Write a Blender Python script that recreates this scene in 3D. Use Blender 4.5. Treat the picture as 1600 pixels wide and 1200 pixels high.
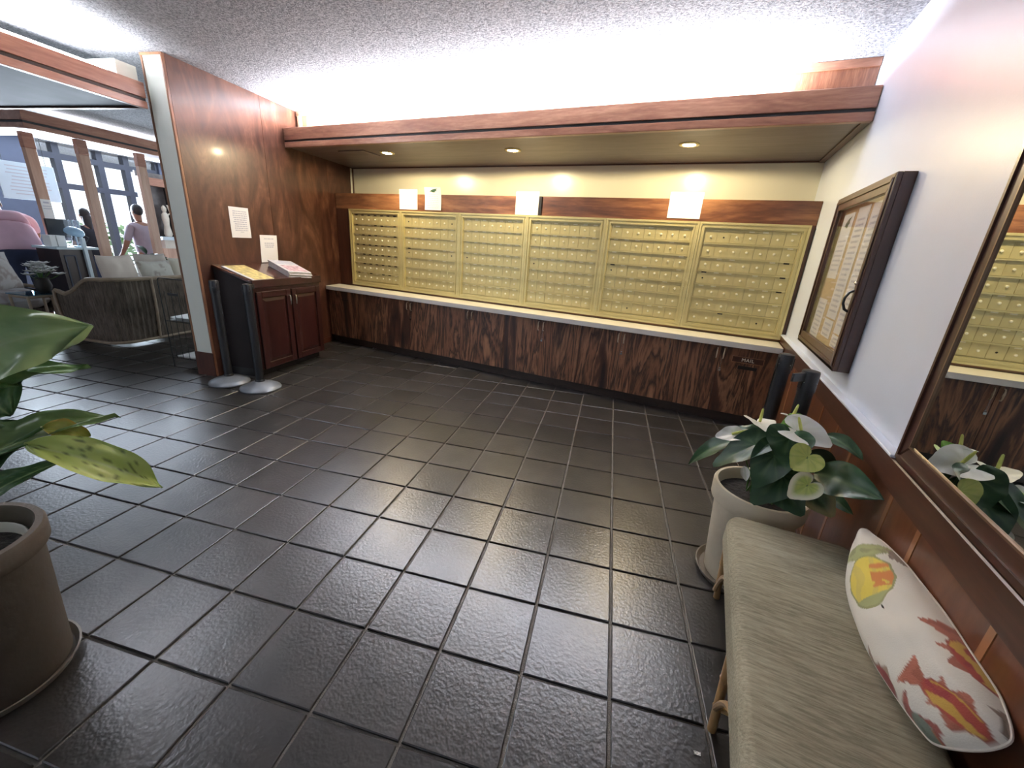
import bpy, bmesh, math, random
from mathutils import Vector, Matrix, noise
random.seed(7)
S = bpy.context.scene
for o in list(bpy.data.objects):
    bpy.data.objects.remove(o)
COL = S.collection
PI = math.pi
# ------------------------------------------------------------------ camera
F = 635.55                      # focal length in pixels of a 1600 px wide frame
CAM = Vector((0, 0, 1.416))
RT = Vector((0.9056, 0.4184, 0.0692)); FW = Vector((-0.378, 0.869, -0.32))
YAW, PIT, ROL, TH = -0.2144, -0.3254, 0.0699, math.radians(11.8)   # TH: the tiled lobby grid is turned against this room


def cam_axes():
    y = YAW + 0
    f = Vector((math.sin(y) * math.cos(PIT), math.cos(y) * math.cos(PIT), math.sin(PIT)))
    r = Vector((math.cos(y), -math.sin(y), 0)); u = r.cross(f)
    r2 = r * math.cos(ROL) + u * math.sin(ROL); u2 = -r * math.sin(ROL) + u * math.cos(ROL)
    M = Matrix.Rotation(TH, 3, 'Z')
    return M @ r2, M @ u2, M @ f


RT, UP, FW = cam_axes()
cd = bpy.data.cameras.new('camera'); cam = bpy.data.objects.new('camera', cd); COL.objects.link(cam)
cd.sensor_fit = 'HORIZONTAL'; cd.sensor_width = 36; cd.lens = F / 1600 * 36; cd.clip_start = 0.02; cd.clip_end = 200
cam.matrix_world = Matrix(((RT.x, UP.x, -FW.x, CAM.x), (RT.y, UP.y, -FW.y, CAM.y), (RT.z, UP.z, -FW.z, CAM.z), (0, 0, 0, 1)))
S.camera = cam
S.view_settings.view_transform = 'Standard'; S.view_settings.look = 'None'; S.view_settings.gamma = 1
S.view_settings.use_curve_mapping = False
S.view_settings.exposure = 0.58


def W(xa, ya, z=0.0):           # lobby grid -> world
    c, s = math.cos(TH), math.sin(TH)
    return Vector((c * xa - s * ya, s * xa + c * ya, z))


def ray(px, py):
    return RT * ((px - 800) / F) - UP * ((py - 600) / F) + FW


def onz(px, py, z):
    d = ray(px, py); return CAM + d * ((z - CAM.z) / d.z)


def ony(px, py, y):
    d = ray(px, py); return CAM + d * (y / d.y)


def onx(px, py, x):
    d = ray(px, py); return CAM + d * (x / d.x)


def onplane(px, py, P, n):
    d = ray(px, py); return CAM + d * ((Vector(P) - CAM).dot(n) / d.dot(n))


def pj(P):
    d = Vector(P) - CAM; z = d.dot(FW)
    if z < 0.02: return None
    return 800 + F * d.dot(RT) / z, 600 - F * d.dot(UP) / z


# ------------------------------------------------------------------ world and lights
w = bpy.data.worlds.new('sky'); S.world = w; w.use_nodes = True
wb = w.node_tree.nodes['Background']; wb.inputs[0].default_value = (0.80, 0.89, 1.0, 1); wb.inputs[1].default_value = 1.5


def lamp(name, kind, loc, energy, color, **k):
    l = bpy.data.lights.new(name, kind); l.energy = energy; l.color = color
    for a, b in k.items():
        if a not in ('rot', 'aim'): setattr(l, a, b)
    o = bpy.data.objects.new(name, l); COL.objects.link(o); o.location = loc
    if 'aim' in k: o.rotation_euler = (Vector(k['aim']) - Vector(loc)).to_track_quat('-Z', 'Y').to_euler()
    if 'rot' in k: o.rotation_euler = k['rot']
    return o


WARM = (1.0, 0.80, 0.48); COOL = (0.86, 0.91, 1.0)
lamp('cove_light', 'AREA', (-2.05, 3.60, 2.478), 430, COOL, shape='RECTANGLE', size=4.5, size_y=0.08, rot=(PI, 0, 0))
lamp('lobby_cove_light', 'AREA', W(-3.98, 1.0, 2.47), 260, (0.88, 0.92, 1.0), shape='RECTANGLE', size=0.08, size_y=3.6, rot=(PI, 0, TH))
lamp('desk_cove_light', 'AREA', W(-7.45, 6.2, 2.62), 40, (0.9, 0.94, 1.0), shape='RECTANGLE', size=0.08, size_y=3.6, rot=(PI, 0, TH))
lamp('window_daylight', 'AREA', W(-10.25, 7.0, 1.6), 950, (0.74, 0.86, 1.0), shape='RECTANGLE', size=2.4, size_y=4.5, rot=(0, -PI / 2, TH))
DOWN = [(-3.418, 3.902), (-1.933, 3.96), (-0.354, 3.96)]
for dx, dy in DOWN:
    lamp('downlight_beam', 'SPOT', (dx, dy, 2.262), 32, WARM, spot_size=math.radians(179), spot_blend=0.12, shadow_soft_size=0.03)


# ------------------------------------------------------------------ helpers
class MB:
    def __init__(s): s.v = []; s.f = []; s.c = []

    def add(s, vs, fs, T=None, col=None):
        o = len(s.v)
        s.v += [tuple(T @ Vector(p)) if T else tuple(p) for p in vs]
        s.f += [tuple(i + o for i in f) for f in fs]
        if col is not None: s.c += list(col) if isinstance(col, list) else [col] * len(vs)
        elif s.c: s.c += [(1, 1, 1)] * len(vs)
        return s

    def box(s, x0, x1, y0, y1, z0, z1, T=None):
        v = [(x, y, z) for z in (z0, z1) for y in (y0, y1) for x in (x0, x1)]
        return s.add(v, [(0, 2, 3, 1), (4, 5, 7, 6), (0, 1, 5, 4), (2, 6, 7, 3), (0, 4, 6, 2), (1, 3, 7, 5)], T)

    def prism(s, poly, a, b, axis='y', T=None):      # polygon in the other two axes, extruded a..b
        n = len(poly)
        mk = {'x': lambda p, q, h: (h, p, q), 'y': lambda p, q, h: (p, h, q), 'z': lambda p, q, h: (p, q, h)}[axis]
        v = [mk(p, q, a) for p, q in poly] + [mk(p, q, b) for p, q in poly]
        f = [tuple(range(n)), tuple(reversed(range(n, 2 * n)))] + [(i, i + n, (i + 1) % n + n, (i + 1) % n) for i in range(n)]
        return s.add(v, f, T)

    def lathe(s, prof, n=32, T=None, cap=True):
        v = []; f = []
        for r, z in prof:
            for i in range(n):
                a = 2 * PI * i / n; v.append((r * math.cos(a), r * math.sin(a), z))
        for k in range(len(prof) - 1):
            for i in range(n):
                j = (i + 1) % n; f.append((k * n + i, k * n + j, (k + 1) * n + j, (k + 1) * n + i))
        if cap:
            f.append(tuple(reversed(range(n)))); f.append(tuple(range((len(prof) - 1) * n, len(prof) * n)))
        return s.add(v, f, T)

    def tube(s, pts, rad, n=8, T=None, closed=False):
        pts = [Vector(p) for p in pts]; m = len(pts)
        rs = rad if isinstance(rad, (list, tuple)) else [rad] * m
        v = []; f = []; ref = None
        for i, p in enumerate(pts):
            if closed: t = pts[(i + 1) % m] - pts[i - 1]
            else: t = pts[min(i + 1, m - 1)] - pts[max(i - 1, 0)]
            t.normalize()
            if ref is None: ref = Vector((0, 0, 1)) if abs(t.z) < 0.9 else Vector((1, 0, 0))
            a = t.cross(ref)
            if a.length < 1e-4: a = t.orthogonal()
            a.normalize(); b = a.cross(t).normalized(); ref = b
            for k in range(n):
                q = 2 * PI * k / n; v.append(p + (a * math.cos(q) + b * math.sin(q)) * rs[i])
        for i in range(m if closed else m - 1):
            for k in range(n):
                j = (k + 1) % n; i2 = (i + 1) % m
                f.append((i * n + k, i2 * n + k, i2 * n + j, i * n + j))
        if not closed:
            f.append(tuple(range(n))); f.append(tuple(reversed(range((m - 1) * n, m * n))))
        return s.add(v, f, T)

    def grid(s, nu, nv, fn, cf=None, T=None, closeu=False):
        v = []; f = []; c = []
        for i in range(nu):
            for j in range(nv):
                u = i / (nu if closeu else nu - 1); q = j / (nv - 1)
                v.append(fn(u, q))
                if cf: c.append(cf(u, q))
        for i in range(nu if closeu else nu - 1):
            for j in range(nv - 1):
                i2 = (i + 1) % nu
                f.append((i * nv + j, i2 * nv + j, i2 * nv + j + 1, i * nv + j + 1))
        return s.add(v, f, T, c if cf else None)

    def ball(s, c, r, n=10, m=7, T=None):
        c = Vector(c); r = Vector(r) if not isinstance(r, (int, float)) else Vector((r, r, r))
        return s.grid(n, m, lambda u, q: (c.x + r.x * math.sin(PI * max(.02, min(.98, q))) * math.cos(2 * PI * u), c.y + r.y * math.sin(PI * max(.02, min(.98, q))) * math.sin(2 * PI * u), c.z - r.z * math.cos(PI * q)), None, T, True)


XF = {}                                         # world matrix of every thing and part


def bev(o, wd=0.003, seg=1):
    m = o.modifiers.new('bevel', 'BEVEL'); m.width = wd; m.segments = seg; m.limit_method = 'ANGLE'; m.angle_limit = math.radians(40)
    return o


def mesh_of(name, mb, mat, smooth=False):
    me = bpy.data.meshes.new(name); me.from_pydata(mb.v, [], mb.f)
    if mb.c:
        at = me.color_attributes.new('Col', 'FLOAT_COLOR', 'POINT')
        for i, c in enumerate(mb.c): at.data[i].color = (*c, 1)
    me.materials.append(mat)
    bm = bmesh.new(); bm.from_mesh(me); bmesh.ops.recalc_face_normals(bm, faces=bm.faces)
    if smooth:
        for e in bm.edges:
            if len(e.link_faces) == 2 and e.calc_face_angle(0) > 0.75: e.smooth = False
    bm.to_mesh(me); bm.free()
    if smooth: me.polygons.foreach_set('use_smooth', [True] * len(me.polygons))
    me.update(); return me


def tag(o, label=None, cat=None, group=None, kind=None):
    if label: o['label'] = label
    if cat: o['category'] = cat
    if group: o['group'] = group
    if kind: o['kind'] = kind
    return o


def thing(name, label, cat, loc=(0, 0, 0), rz=0.0, group=None):
    o = bpy.data.objects.new(name, None); COL.objects.link(o); o.empty_display_size = 0.05
    o.location = loc; o.rotation_euler = (0, 0, rz)
    XF[o.name] = Matrix.Translation(Vector(loc)) @ Matrix.Rotation(rz, 4, 'Z')
    return tag(o, label, cat, group)


def part(name, mb, mat, parent=None, world=False, smooth=False, b=0.0, seg=1, label=None):
    if world and parent is not None:
        T = XF[parent.name].inverted(); mb.v = [tuple(T @ Vector(p)) for p in mb.v]
    me = mb if isinstance(mb, bpy.types.Mesh) else mesh_of(name, mb, mat, smooth)
    o = bpy.data.objects.new(name, me); COL.objects.link(o)
    if parent is not None: o.parent = parent
    XF[o.name] = XF[parent.name].copy() if parent is not None else Matrix()
    if b: bev(o, b, seg)
    if label: o['label'] = label
    return o


def place(o, loc, rot=(0, 0, 0)):
    """move a part inside its parent"""
    o.location = loc; o.rotation_euler = rot
    XF[o.name] = (XF[o.parent.name] if o.parent else Matrix()) @ Matrix.LocRotScale(Vector(loc), Matrix.Rotation(rot[2], 3, 'Z'), None)
    return o


def struct(name, mb, mat, parent=None, world=False, b=0.0, smooth=False):
    o = part(name, mb, mat, parent, world, smooth, b)
    if parent is None: o['kind'] = 'structure'
    return o


def copy_tree(o, parent=None):
    c = o.copy(); COL.objects.link(c)
    if parent is not None: c.parent = parent
    for ch in list(o.children): copy_tree(ch, c)
    return c


# ------------------------------------------------------------------ materials
def newmat(name):
    m = bpy.data.materials.new(name); m.use_nodes = True
    nt = m.node_tree; b = nt.nodes['Principled BSDF']
    return m, nt, b


def N(nt, t, **k):
    n = nt.nodes.new(t)
    for a, v in k.items():
        if a.startswith('_'): setattr(n, a[1:], v)
        else: n.inputs[a.replace('__', ' ')].default_value = v
    return n


def plain(name, col, rough=0.5, metal=0.0, var=0.06, nscale=8.0, bump=0.0, bscale=60.0, spec=0.5, coat=0.0, emit=None, es=0.0, trans=0.0):
    m, nt, b = newmat(name); L = nt.links
    b.inputs['Roughness'].default_value = rough; b.inputs['Metallic'].default_value = metal
    b.inputs['Specular IOR Level'].default_value = spec; b.inputs['Coat Weight'].default_value = coat
    b.inputs['Transmission Weight'].default_value = trans
    tc = N(nt, 'ShaderNodeTexCoord')
    if var:
        no = N(nt, 'ShaderNodeTexNoise', Scale=nscale, Detail=4.0); L.new(tc.outputs['Object'], no.inputs['Vector'])
        rp = N(nt, 'ShaderNodeValToRGB')
        rp.color_ramp.elements[0].position = 0.3; rp.color_ramp.elements[1].position = 0.7
        rp.color_ramp.elements[0].color = (*[max(0, c * (1 - var)) for c in col], 1); rp.color_ramp.elements[1].color = (*[min(1, c * (1 + var)) for c in col], 1)
        L.new(no.outputs['Fac'], rp.inputs['Fac']); L.new(rp.outputs['Color'], b.inputs['Base Color'])
    else: b.inputs['Base Color'].default_value = (*col, 1)
    if bump:
        n2 = N(nt, 'ShaderNodeTexNoise', Scale=bscale, Detail=3.0); L.new(tc.outputs['Object'], n2.inputs['Vector'])
        bp = N(nt, 'ShaderNodeBump', Strength=bump, Distance=0.01); L.new(n2.outputs['Fac'], bp.inputs['Height']); L.new(bp.outputs['Normal'], b.inputs['Normal'])
    if emit:
        b.inputs['Emission Color'].default_value = (*emit, 1); b.inputs['Emission Strength'].default_value = es
    return m


def wood(name, stops, along='z', freq=9.0, stretch=0.09, dist=1.6, rough=0.3, coat=0.3, fine=0.35, bump=0.05, rnd=True):
    m, nt, b = newmat(name); L = nt.links
    tc = N(nt, 'ShaderNodeTexCoord'); mp = N(nt, 'ShaderNodeMapping')
    sc = [1, 1, 1]; sc['xyz'.index(along)] = stretch; mp.inputs['Scale'].default_value = sc
    src = tc.outputs['Object']
    if rnd:
        oi = N(nt, 'ShaderNodeObjectInfo'); ml = N(nt, 'ShaderNodeVectorMath', _operation='MULTIPLY'); ml.inputs[1].default_value = (17.3, 11.1, 7.7)
        cb = N(nt, 'ShaderNodeCombineXYZ')
        for i in range(3): L.new(oi.outputs['Random'], cb.inputs[i])
        L.new(cb.outputs[0], ml.inputs[0]); ad = N(nt, 'ShaderNodeVectorMath', _operation='ADD')
        L.new(src, ad.inputs[0]); L.new(ml.outputs[0], ad.inputs[1]); src = ad.outputs[0]
    L.new(src, mp.inputs['Vector'])
    n1 = N(nt, 'ShaderNodeTexNoise', Scale=freq, Detail=5.0, Roughness=0.55, Distortion=dist); L.new(mp.outputs['Vector'], n1.inputs['Vector'])
    n2 = N(nt, 'ShaderNodeTexNoise', Scale=freq * 9, Detail=4.0, Roughness=0.6, Distortion=0.4); L.new(mp.outputs['Vector'], n2.inputs['Vector'])
    mx = N(nt, 'ShaderNodeMix', _data_type='FLOAT'); mx.inputs['Factor'].default_value = fine
    L.new(n1.outputs['Fac'], mx.inputs['A']); L.new(n2.outputs['Fac'], mx.inputs['B'])
    rp = N(nt, 'ShaderNodeValToRGB'); cr = rp.color_ramp
    while len(cr.elements) < len(stops): cr.elements.new(0.5)
    for e, (p, c) in zip(cr.elements, stops): e.position = p; e.color = (*c, 1)
    L.new(mx.outputs['Result'], rp.inputs['Fac']); L.new(rp.outputs['Color'], b.inputs['Base Color'])
    b.inputs['Roughness'].default_value = rough; b.inputs['Coat Weight'].default_value = coat; b.inputs['Coat Roughness'].default_value = 0.12
    bp = N(nt, 'ShaderNodeBump', Strength=bump, Distance=0.004); L.new(n2.outputs['Fac'], bp.inputs['Height']); L.new(bp.outputs['Normal'], b.inputs['Normal'])
    return m


def vcol(name, rough=0.6, bump=0.0, bscale=300.0, spec=0.4, sheen=0.0, trans=0.0):
    m, nt, b = newmat(name); L = nt.links
    at = N(nt, 'ShaderNodeVertexColor', _layer_name='Col'); L.new(at.outputs['Color'], b.inputs['Base Color'])
    b.inputs['Roughness'].default_value = rough; b.inputs['Specular IOR Level'].default_value = spec; b.inputs['Sheen Weight'].default_value = sheen
    if bump:
        tc = N(nt, 'ShaderNodeTexCoord'); n2 = N(nt, 'ShaderNodeTexNoise', Scale=bscale, Detail=2.0); L.new(tc.outputs['Object'], n2.inputs['Vector'])
        bp = N(nt, 'ShaderNodeBump', Strength=bump, Distance=0.003); L.new(n2.outputs['Fac'], bp.inputs['Height']); L.new(bp.outputs['Normal'], b.inputs['Normal'])
    return m


def glassy(name, tint=(1, 1, 1), gl=0.06, rough=0.02):
    m = bpy.data.materials.new(name); m.use_nodes = True; nt = m.node_tree; nt.nodes.clear()
    out = N(nt, 'ShaderNodeOutputMaterial'); mx = N(nt, 'ShaderNodeMixShader')
    tr = N(nt, 'ShaderNodeBsdfTransparent', Color=(*tint, 1)); gs = N(nt, 'ShaderNodeBsdfGlossy', Roughness=rough)
    fr = N(nt, 'ShaderNodeFresnel', IOR=1.45); ge = N(nt, 'ShaderNodeNewGeometry'); ma = N(nt, 'ShaderNodeMath', _operation='MULTIPLY_ADD'); ma.inputs[1].default_value = 1 / 1.45 - 1.45; ma.inputs[2].default_value = 1.45
    nt.links.new(ge.outputs['Backfacing'], ma.inputs[0]); nt.links.new(ma.outputs[0], fr.inputs['IOR'])
    nt.links.new(fr.outputs[0], mx.inputs[0]); nt.links.new(tr.outputs[0], mx.inputs[1]); nt.links.new(gs.outputs[0], mx.inputs[2])
    nt.links.new(mx.outputs[0], out.inputs[0]); return m


def tile_mat():
    m, nt, b = newmat('slate_tile'); L = nt.links
    tc = N(nt, 'ShaderNodeTexCoord'); oi = N(nt, 'ShaderNodeObjectInfo')
    n1 = N(nt, 'ShaderNodeTexNoise', Scale=7.0, Detail=3.0, Roughness=0.5)
    geo = N(nt, 'ShaderNodeNewGeometry'); L.new(geo.outputs['Position'], n1.inputs['Vector'])
    rp = N(nt, 'ShaderNodeValToRGB'); rp.color_ramp.elements[0].position = 0.3; rp.color_ramp.elements[1].position = 0.72
    rp.color_ramp.elements[0].color = (0.018, 0.0165, 0.0155, 1); rp.color_ramp.elements[1].color = (0.040, 0.036, 0.033, 1)
    L.new(n1.outputs['Fac'], rp.inputs['Fac'])
    hs = N(nt, 'ShaderNodeHueSaturation'); mr = N(nt, 'ShaderNodeMapRange'); mr.inputs[3].default_value = 0.75; mr.inputs[4].default_value = 1.3
    L.new(oi.outputs['Random'], mr.inputs[0]); L.new(mr.outputs[0], hs.inputs['Value']); L.new(rp.outputs['Color'], hs.inputs['Color'])
    L.new(hs.outputs['Color'], b.inputs['Base Color'])
    n2 = N(nt, 'ShaderNodeTexNoise', Scale=72.0, Detail=1.0, Roughness=0.5); L.new(geo.outputs['Position'], n2.inputs['Vector'])
    n3 = N(nt, 'ShaderNodeTexNoise', Scale=9.0, Detail=2.0); L.new(geo.outputs['Position'], n3.inputs['Vector'])
    ad = N(nt, 'ShaderNodeMath', _operation='MULTIPLY_ADD'); ad.inputs[1].default_value = 0.3; L.new(n3.outputs['Fac'], ad.inputs[0]); L.new(n2.outputs['Fac'], ad.inputs[2])
    bp = N(nt, 'ShaderNodeBump', Strength=0.38, Distance=0.003); L.new(ad.outputs[0], bp.inputs['Height']); L.new(bp.outputs['Normal'], b.inputs['Normal'])
    r2 = N(nt, 'ShaderNodeMapRange'); r2.inputs[3].default_value = 0.28; r2.inputs[4].default_value = 0.34
    L.new(n1.outputs['Fac'], r2.inputs[0]); L.new(r2.outputs[0], b.inputs['Roughness'])
    b.inputs['Specular IOR Level'].default_value = 0.85
    return m


def popcorn():
    m, nt, b = newmat('popcorn_ceiling'); L = nt.links
    geo = N(nt, 'ShaderNodeNewGeometry'); b.inputs['Roughness'].default_value = 0.9; b.inputs['Specular IOR Level'].default_value = 0.1
    n1 = N(nt, 'ShaderNodeTexNoise', Scale=70.0, Detail=4.0, Roughness=0.7); L.new(geo.outputs['Position'], n1.inputs['Vector'])
    rp = N(nt, 'ShaderNodeValToRGB'); rp.color_ramp.elements[0].position = 0.35; rp.color_ramp.elements[1].position = 0.62
    rp.color_ramp.elements[0].color = (0.22, 0.22, 0.235, 1); rp.color_ramp.elements[1].color = (0.62, 0.62, 0.645, 1)
    L.new(n1.outputs['Fac'], rp.inputs['Fac']); L.new(rp.outputs['Color'], b.inputs['Base Color'])
    bp = N(nt, 'ShaderNodeBump', Strength=1.0, Distance=0.02); L.new(n1.outputs['Fac'], bp.inputs['Height']); L.new(bp.outputs['Normal'], b.inputs['Normal'])
    return m


def fabric(name, c1, c2, along='x', sc=160.0):
    m, nt, b = newmat(name); L = nt.links
    tc = N(nt, 'ShaderNodeTexCoord'); mp = N(nt, 'ShaderNodeMapping'); s3 = [1, 1, 1]; s3['xyz'.index(along)] = 0.10
    mp.inputs['Scale'].default_value = s3; L.new(tc.outputs['Object'], mp.inputs['Vector'])
    n1 = N(nt, 'ShaderNodeTexNoise', Scale=sc, Detail=4.0, Roughness=0.7); L.new(mp.outputs['Vector'], n1.inputs['Vector'])
    n2 = N(nt, 'ShaderNodeTexNoise', Scale=3.0, Detail=3.0); L.new(tc.outputs['Object'], n2.inputs['Vector'])
    mx = N(nt, 'ShaderNodeMix', _data_type='FLOAT'); mx.inputs['Factor'].default_value = 0.4
    L.new(n1.outputs['Fac'], mx.inputs['A']); L.new(n2.outputs['Fac'], mx.inputs['B'])
    rp = N(nt, 'ShaderNodeValToRGB'); rp.color_ramp.elements[0].position = 0.36; rp.color_ramp.elements[1].position = 0.64
    rp.color_ramp.elements[0].color = (*c1, 1); rp.color_ramp.elements[1].color = (*c2, 1)
    L.new(mx.outputs['Result'], rp.inputs['Fac']); L.new(rp.outputs['Color'], b.inputs['Base Color'])
    b.inputs['Roughness'].default_value = 0.9; b.inputs['Specular IOR Level'].default_value = 0.15
    bp = N(nt, 'ShaderNodeBump', Strength=0.5, Distance=0.003); L.new(n1.outputs['Fac'], bp.inputs['Height']); L.new(bp.outputs['Normal'], b.inputs['Normal'])
    return m


M = {}
M['tile'] = tile_mat()
M['grout'] = plain('grout', (0.17, 0.155, 0.138), 0.7, var=0.25, nscale=20, bump=0.3, bscale=200)
M['ceiling'] = popcorn()
M['cream'] = plain('cream_paint', (0.74, 0.72, 0.56), 0.28, var=0.015, nscale=3)
M['white'] = plain('white_paint', (0.75, 0.82, 0.94), 0.35, var=0.015, nscale=3, bump=0.05, bscale=120)
M['column'] = plain('column_paint', (0.72, 0.74, 0.66), 0.45, var=0.015)
M['panelwood'] = wood('koa_veneer', [(0.30, (0.032, 0.012, 0.008)), (0.46, (0.060, 0.022, 0.013)), (0.58, (0.100, 0.040, 0.023)), (0.72, (0.185, 0.086, 0.047))], 'z', 3.2, 0.38, 2.4, 0.36, 0.10, 0.22)
M['fascia'] = wood('koa_fascia', [(0.28, (0.15, 0.056, 0.034)), (0.5, (0.31, 0.14, 0.085)), (0.72, (0.52, 0.28, 0.17))], 'x', 7.0, 0.15, 1.4, 0.32, 0.2, 0.35)
M['fasciay'] = wood('koa_fascia_lobby', [(0.28, (0.20, 0.075, 0.045)), (0.5, (0.36, 0.16, 0.10)), (0.72, (0.52, 0.28, 0.18))], 'y', 7.0, 0.15, 1.4, 0.32, 0.2, 0.35)
M['covewood'] = wood('cove_back_wood', [(0.3, (0.10, 0.032, 0.016)), (0.5, (0.20, 0.075, 0.038)), (0.7, (0.34, 0.16, 0.085))], 'z', 14.0, 0.1, 0.8, 0.35, 0.1, 0.5)
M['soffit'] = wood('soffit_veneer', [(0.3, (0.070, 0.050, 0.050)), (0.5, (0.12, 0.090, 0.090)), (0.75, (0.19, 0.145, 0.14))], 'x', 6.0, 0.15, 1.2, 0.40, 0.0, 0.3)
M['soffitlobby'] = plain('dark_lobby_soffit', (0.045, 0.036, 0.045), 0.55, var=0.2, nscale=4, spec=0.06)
M['rosewood'] = wood('rosewood', [(0.33, (0.016, 0.007, 0.005)), (0.42, (0.075, 0.029, 0.015)), (0.47, (0.27, 0.125, 0.06)), (0.50, (0.035, 0.014, 0.008)), (0.55, (0.22, 0.095, 0.045)), (0.60, (0.030, 0.012, 0.007)), (0.66, (0.32, 0.15, 0.072))], 'z', 5.2, 0.12, 0.7, 0.42, 0.05, 0.10)
M['casing'] = wood('casing_koa', [(0.30, (0.045, 0.016, 0.010)), (0.44, (0.15, 0.058, 0.027)), (0.57, (0.30, 0.135, 0.06)), (0.72, (0.46, 0.24, 0.115))], 'x', 4.0, 0.14, 1.8, 0.35, 0.2, 0.3)
M['casingz'] = wood('casing_stile', [(0.3, (0.040, 0.012, 0.007)), (0.55, (0.085, 0.026, 0.013)), (0.76, (0.15, 0.055, 0.026))], 'z', 5.0, 0.14, 1.2, 0.35, 0.2, 0.3)
M['cherry'] = wood('dark_cherry', [(0.3, (0.018, 0.0045, 0.0042)), (0.55, (0.036, 0.0095, 0.008)), (0.76, (0.060, 0.018, 0.013))], 'z', 6.0, 0.12, 0.8, 0.32, 0.2, 0.3)
M['cherrytop'] = wood('dark_cherry_top', [(0.3, (0.034, 0.010, 0.007)), (0.55, (0.075, 0.024, 0.015)), (0.76, (0.13, 0.05, 0.03))], 'y', 6.0, 0.12, 0.8, 0.2, 0.5, 0.3)
M['cabside'] = plain('cabinet_side_laminate', (0.020, 0.015, 0.015), 0.5, var=0.25, nscale=5, spec=0.2)
M['wains'] = wood('wainscot_koa', [(0.28, (0.060, 0.018, 0.008)), (0.48, (0.115, 0.038, 0.016)), (0.62, (0.17, 0.062, 0.026)), (0.8, (0.28, 0.12, 0.05))], 'z', 3.5, 0.25, 1.2, 0.28, 0.35, 0.25)
M['sap'] = wood('sapwood_batten', [(0.3, (0.20, 0.080, 0.032)), (0.7, (0.36, 0.17, 0.075))], 'z', 6.0, 0.2, 1.0, 0.3, 0.3, 0.3)
M['frame'] = wood('dark_frame_wood', [(0.3, (0.030, 0.011, 0.007)), (0.55, (0.062, 0.023, 0.014)), (0.78, (0.12, 0.048, 0.026))], 'z', 7.0, 0.12, 1.0, 0.33, 0.2, 0.35)
M['framey'] = wood('dark_frame_wood_rail', [(0.3, (0.032, 0.012, 0.007)), (0.55, (0.075, 0.027, 0.015)), (0.78, (0.14, 0.055, 0.028))], 'y', 7.0, 0.12, 1.0, 0.38, 0.1, 0.35)
M['trimwood'] = wood('edge_trim_wood', [(0.3, (0.15, 0.06, 0.03)), (0.7, (0.34, 0.17, 0.09))], 'z', 9.0, 0.1, 0.8, 0.35, 0.2, 0.3)
M['black'] = plain('black_strip', (0.010, 0.009, 0.010), 0.45, var=0.1)
M['toe'] = wood('toe_kick', [(0.3, (0.010, 0.006, 0.005)), (0.7, (0.045, 0.026, 0.018))], 'x', 8.0, 0.12, 1.0, 0.5, 0.0, 0.3)
M['counter'] = plain('cream_laminate', (0.80, 0.76, 0.62), 0.35, var=0.03, nscale=6)
M['brass'] = plain('mailbox_brass', (0.60, 0.52, 0.25), 0.40, metal=0.35, var=0.10, nscale=7, bump=0.03, bscale=150)
M['brassframe'] = plain('mailbox_frame_brass', (0.64, 0.56, 0.27), 0.36, metal=0.4, var=0.07, nscale=5)
M['lock'] = plain('lock_metal', (0.86, 0.83, 0.66), 0.3, metal=0.25, var=0.05)
M['slot'] = plain('name_card', (0.78, 0.74, 0.52), 0.35, var=0.1, nscale=40)
M['darkslot'] = plain('dark_slot', (0.012, 0.010, 0.008), 0.6, var=0.1)
M['paper'] = plain('white_paper', (0.86, 0.86, 0.85), 0.7, var=0.02)
M['ink'] = plain('grey_print', (0.52, 0.53, 0.60), 0.8, var=0.05)
M['inkdark'] = plain('dark_print', (0.12, 0.14, 0.13), 0.8, var=0.05)
M['inkgreen'] = plain('green_print', (0.05, 0.12, 0.07), 0.8, var=0.05)
M['chrome'] = plain('chrome', (0.75, 0.74, 0.72), 0.22, metal=1.0, var=0.03)
M['bronze'] = plain('dark_bronze_handle', (0.50, 0.40, 0.27), 0.3, metal=0.6, var=0.1)
M['blackmetal'] = plain('black_powder_coat', (0.014, 0.016, 0.019), 0.38, var=0.1, nscale=12, bump=0.05, bscale=200)
M['greybase'] = plain('grey_base_enamel', (0.20, 0.22, 0.245), 0.35, metal=0.3, var=0.05)
M['wire'] = plain('black_wire', (0.012, 0.012, 0.014), 0.4, var=0.05)
M['cork'] = plain('cork', (0.60, 0.42, 0.22), 0.85, var=0.14, nscale=60, bump=0.2, bscale=150)
M['glass'] = glassy('clear_glass')
M['mirror'] = plain('mirror_silver', (0.66, 0.68, 0.64), 0.012, metal=1.0, var=0.0)
M['gold'] = plain('mirror_bead', (0.20, 0.125, 0.075), 0.3, metal=0.4, var=0.05)
M['pot'] = plain('stone_pot', (0.68, 0.61, 0.46), 0.75, var=0.10, nscale=5, bump=0.15, bscale=40)
M['potbrown'] = plain('brown_clay_pot', (0.078, 0.061, 0.043), 0.8, var=0.12, nscale=5, bump=0.2, bscale=30)
M['saucer'] = plain('saucer_plastic', (0.17, 0.145, 0.115), 0.4, var=0.15)
M['soil'] = plain('potting_soil', (0.018, 0.014, 0.011), 0.95, var=0.5, nscale=50, bump=1.0, bscale=60)
M['whiteplastic'] = plain('white_plastic', (0.72, 0.70, 0.64), 0.4, var=0.03)
M['leaf'] = vcol('leaf_surface', 0.36, 0.25, 26, 0.4)
M['stem'] = plain('green_stem', (0.06, 0.14, 0.03), 0.45, var=0.2, nscale=10)
M['spathe'] = vcol('spathe_surface', 0.35, 0.1, 40, 0.4)
M['spadix'] = plain('yellow_spadix', (0.62, 0.66, 0.16), 0.5, var=0.1, nscale=60, bump=0.4, bscale=300)
M['bench'] = fabric('slub_fabric', (0.19, 0.17, 0.115), (0.43, 0.39, 0.28), 'x', 150)
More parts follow.
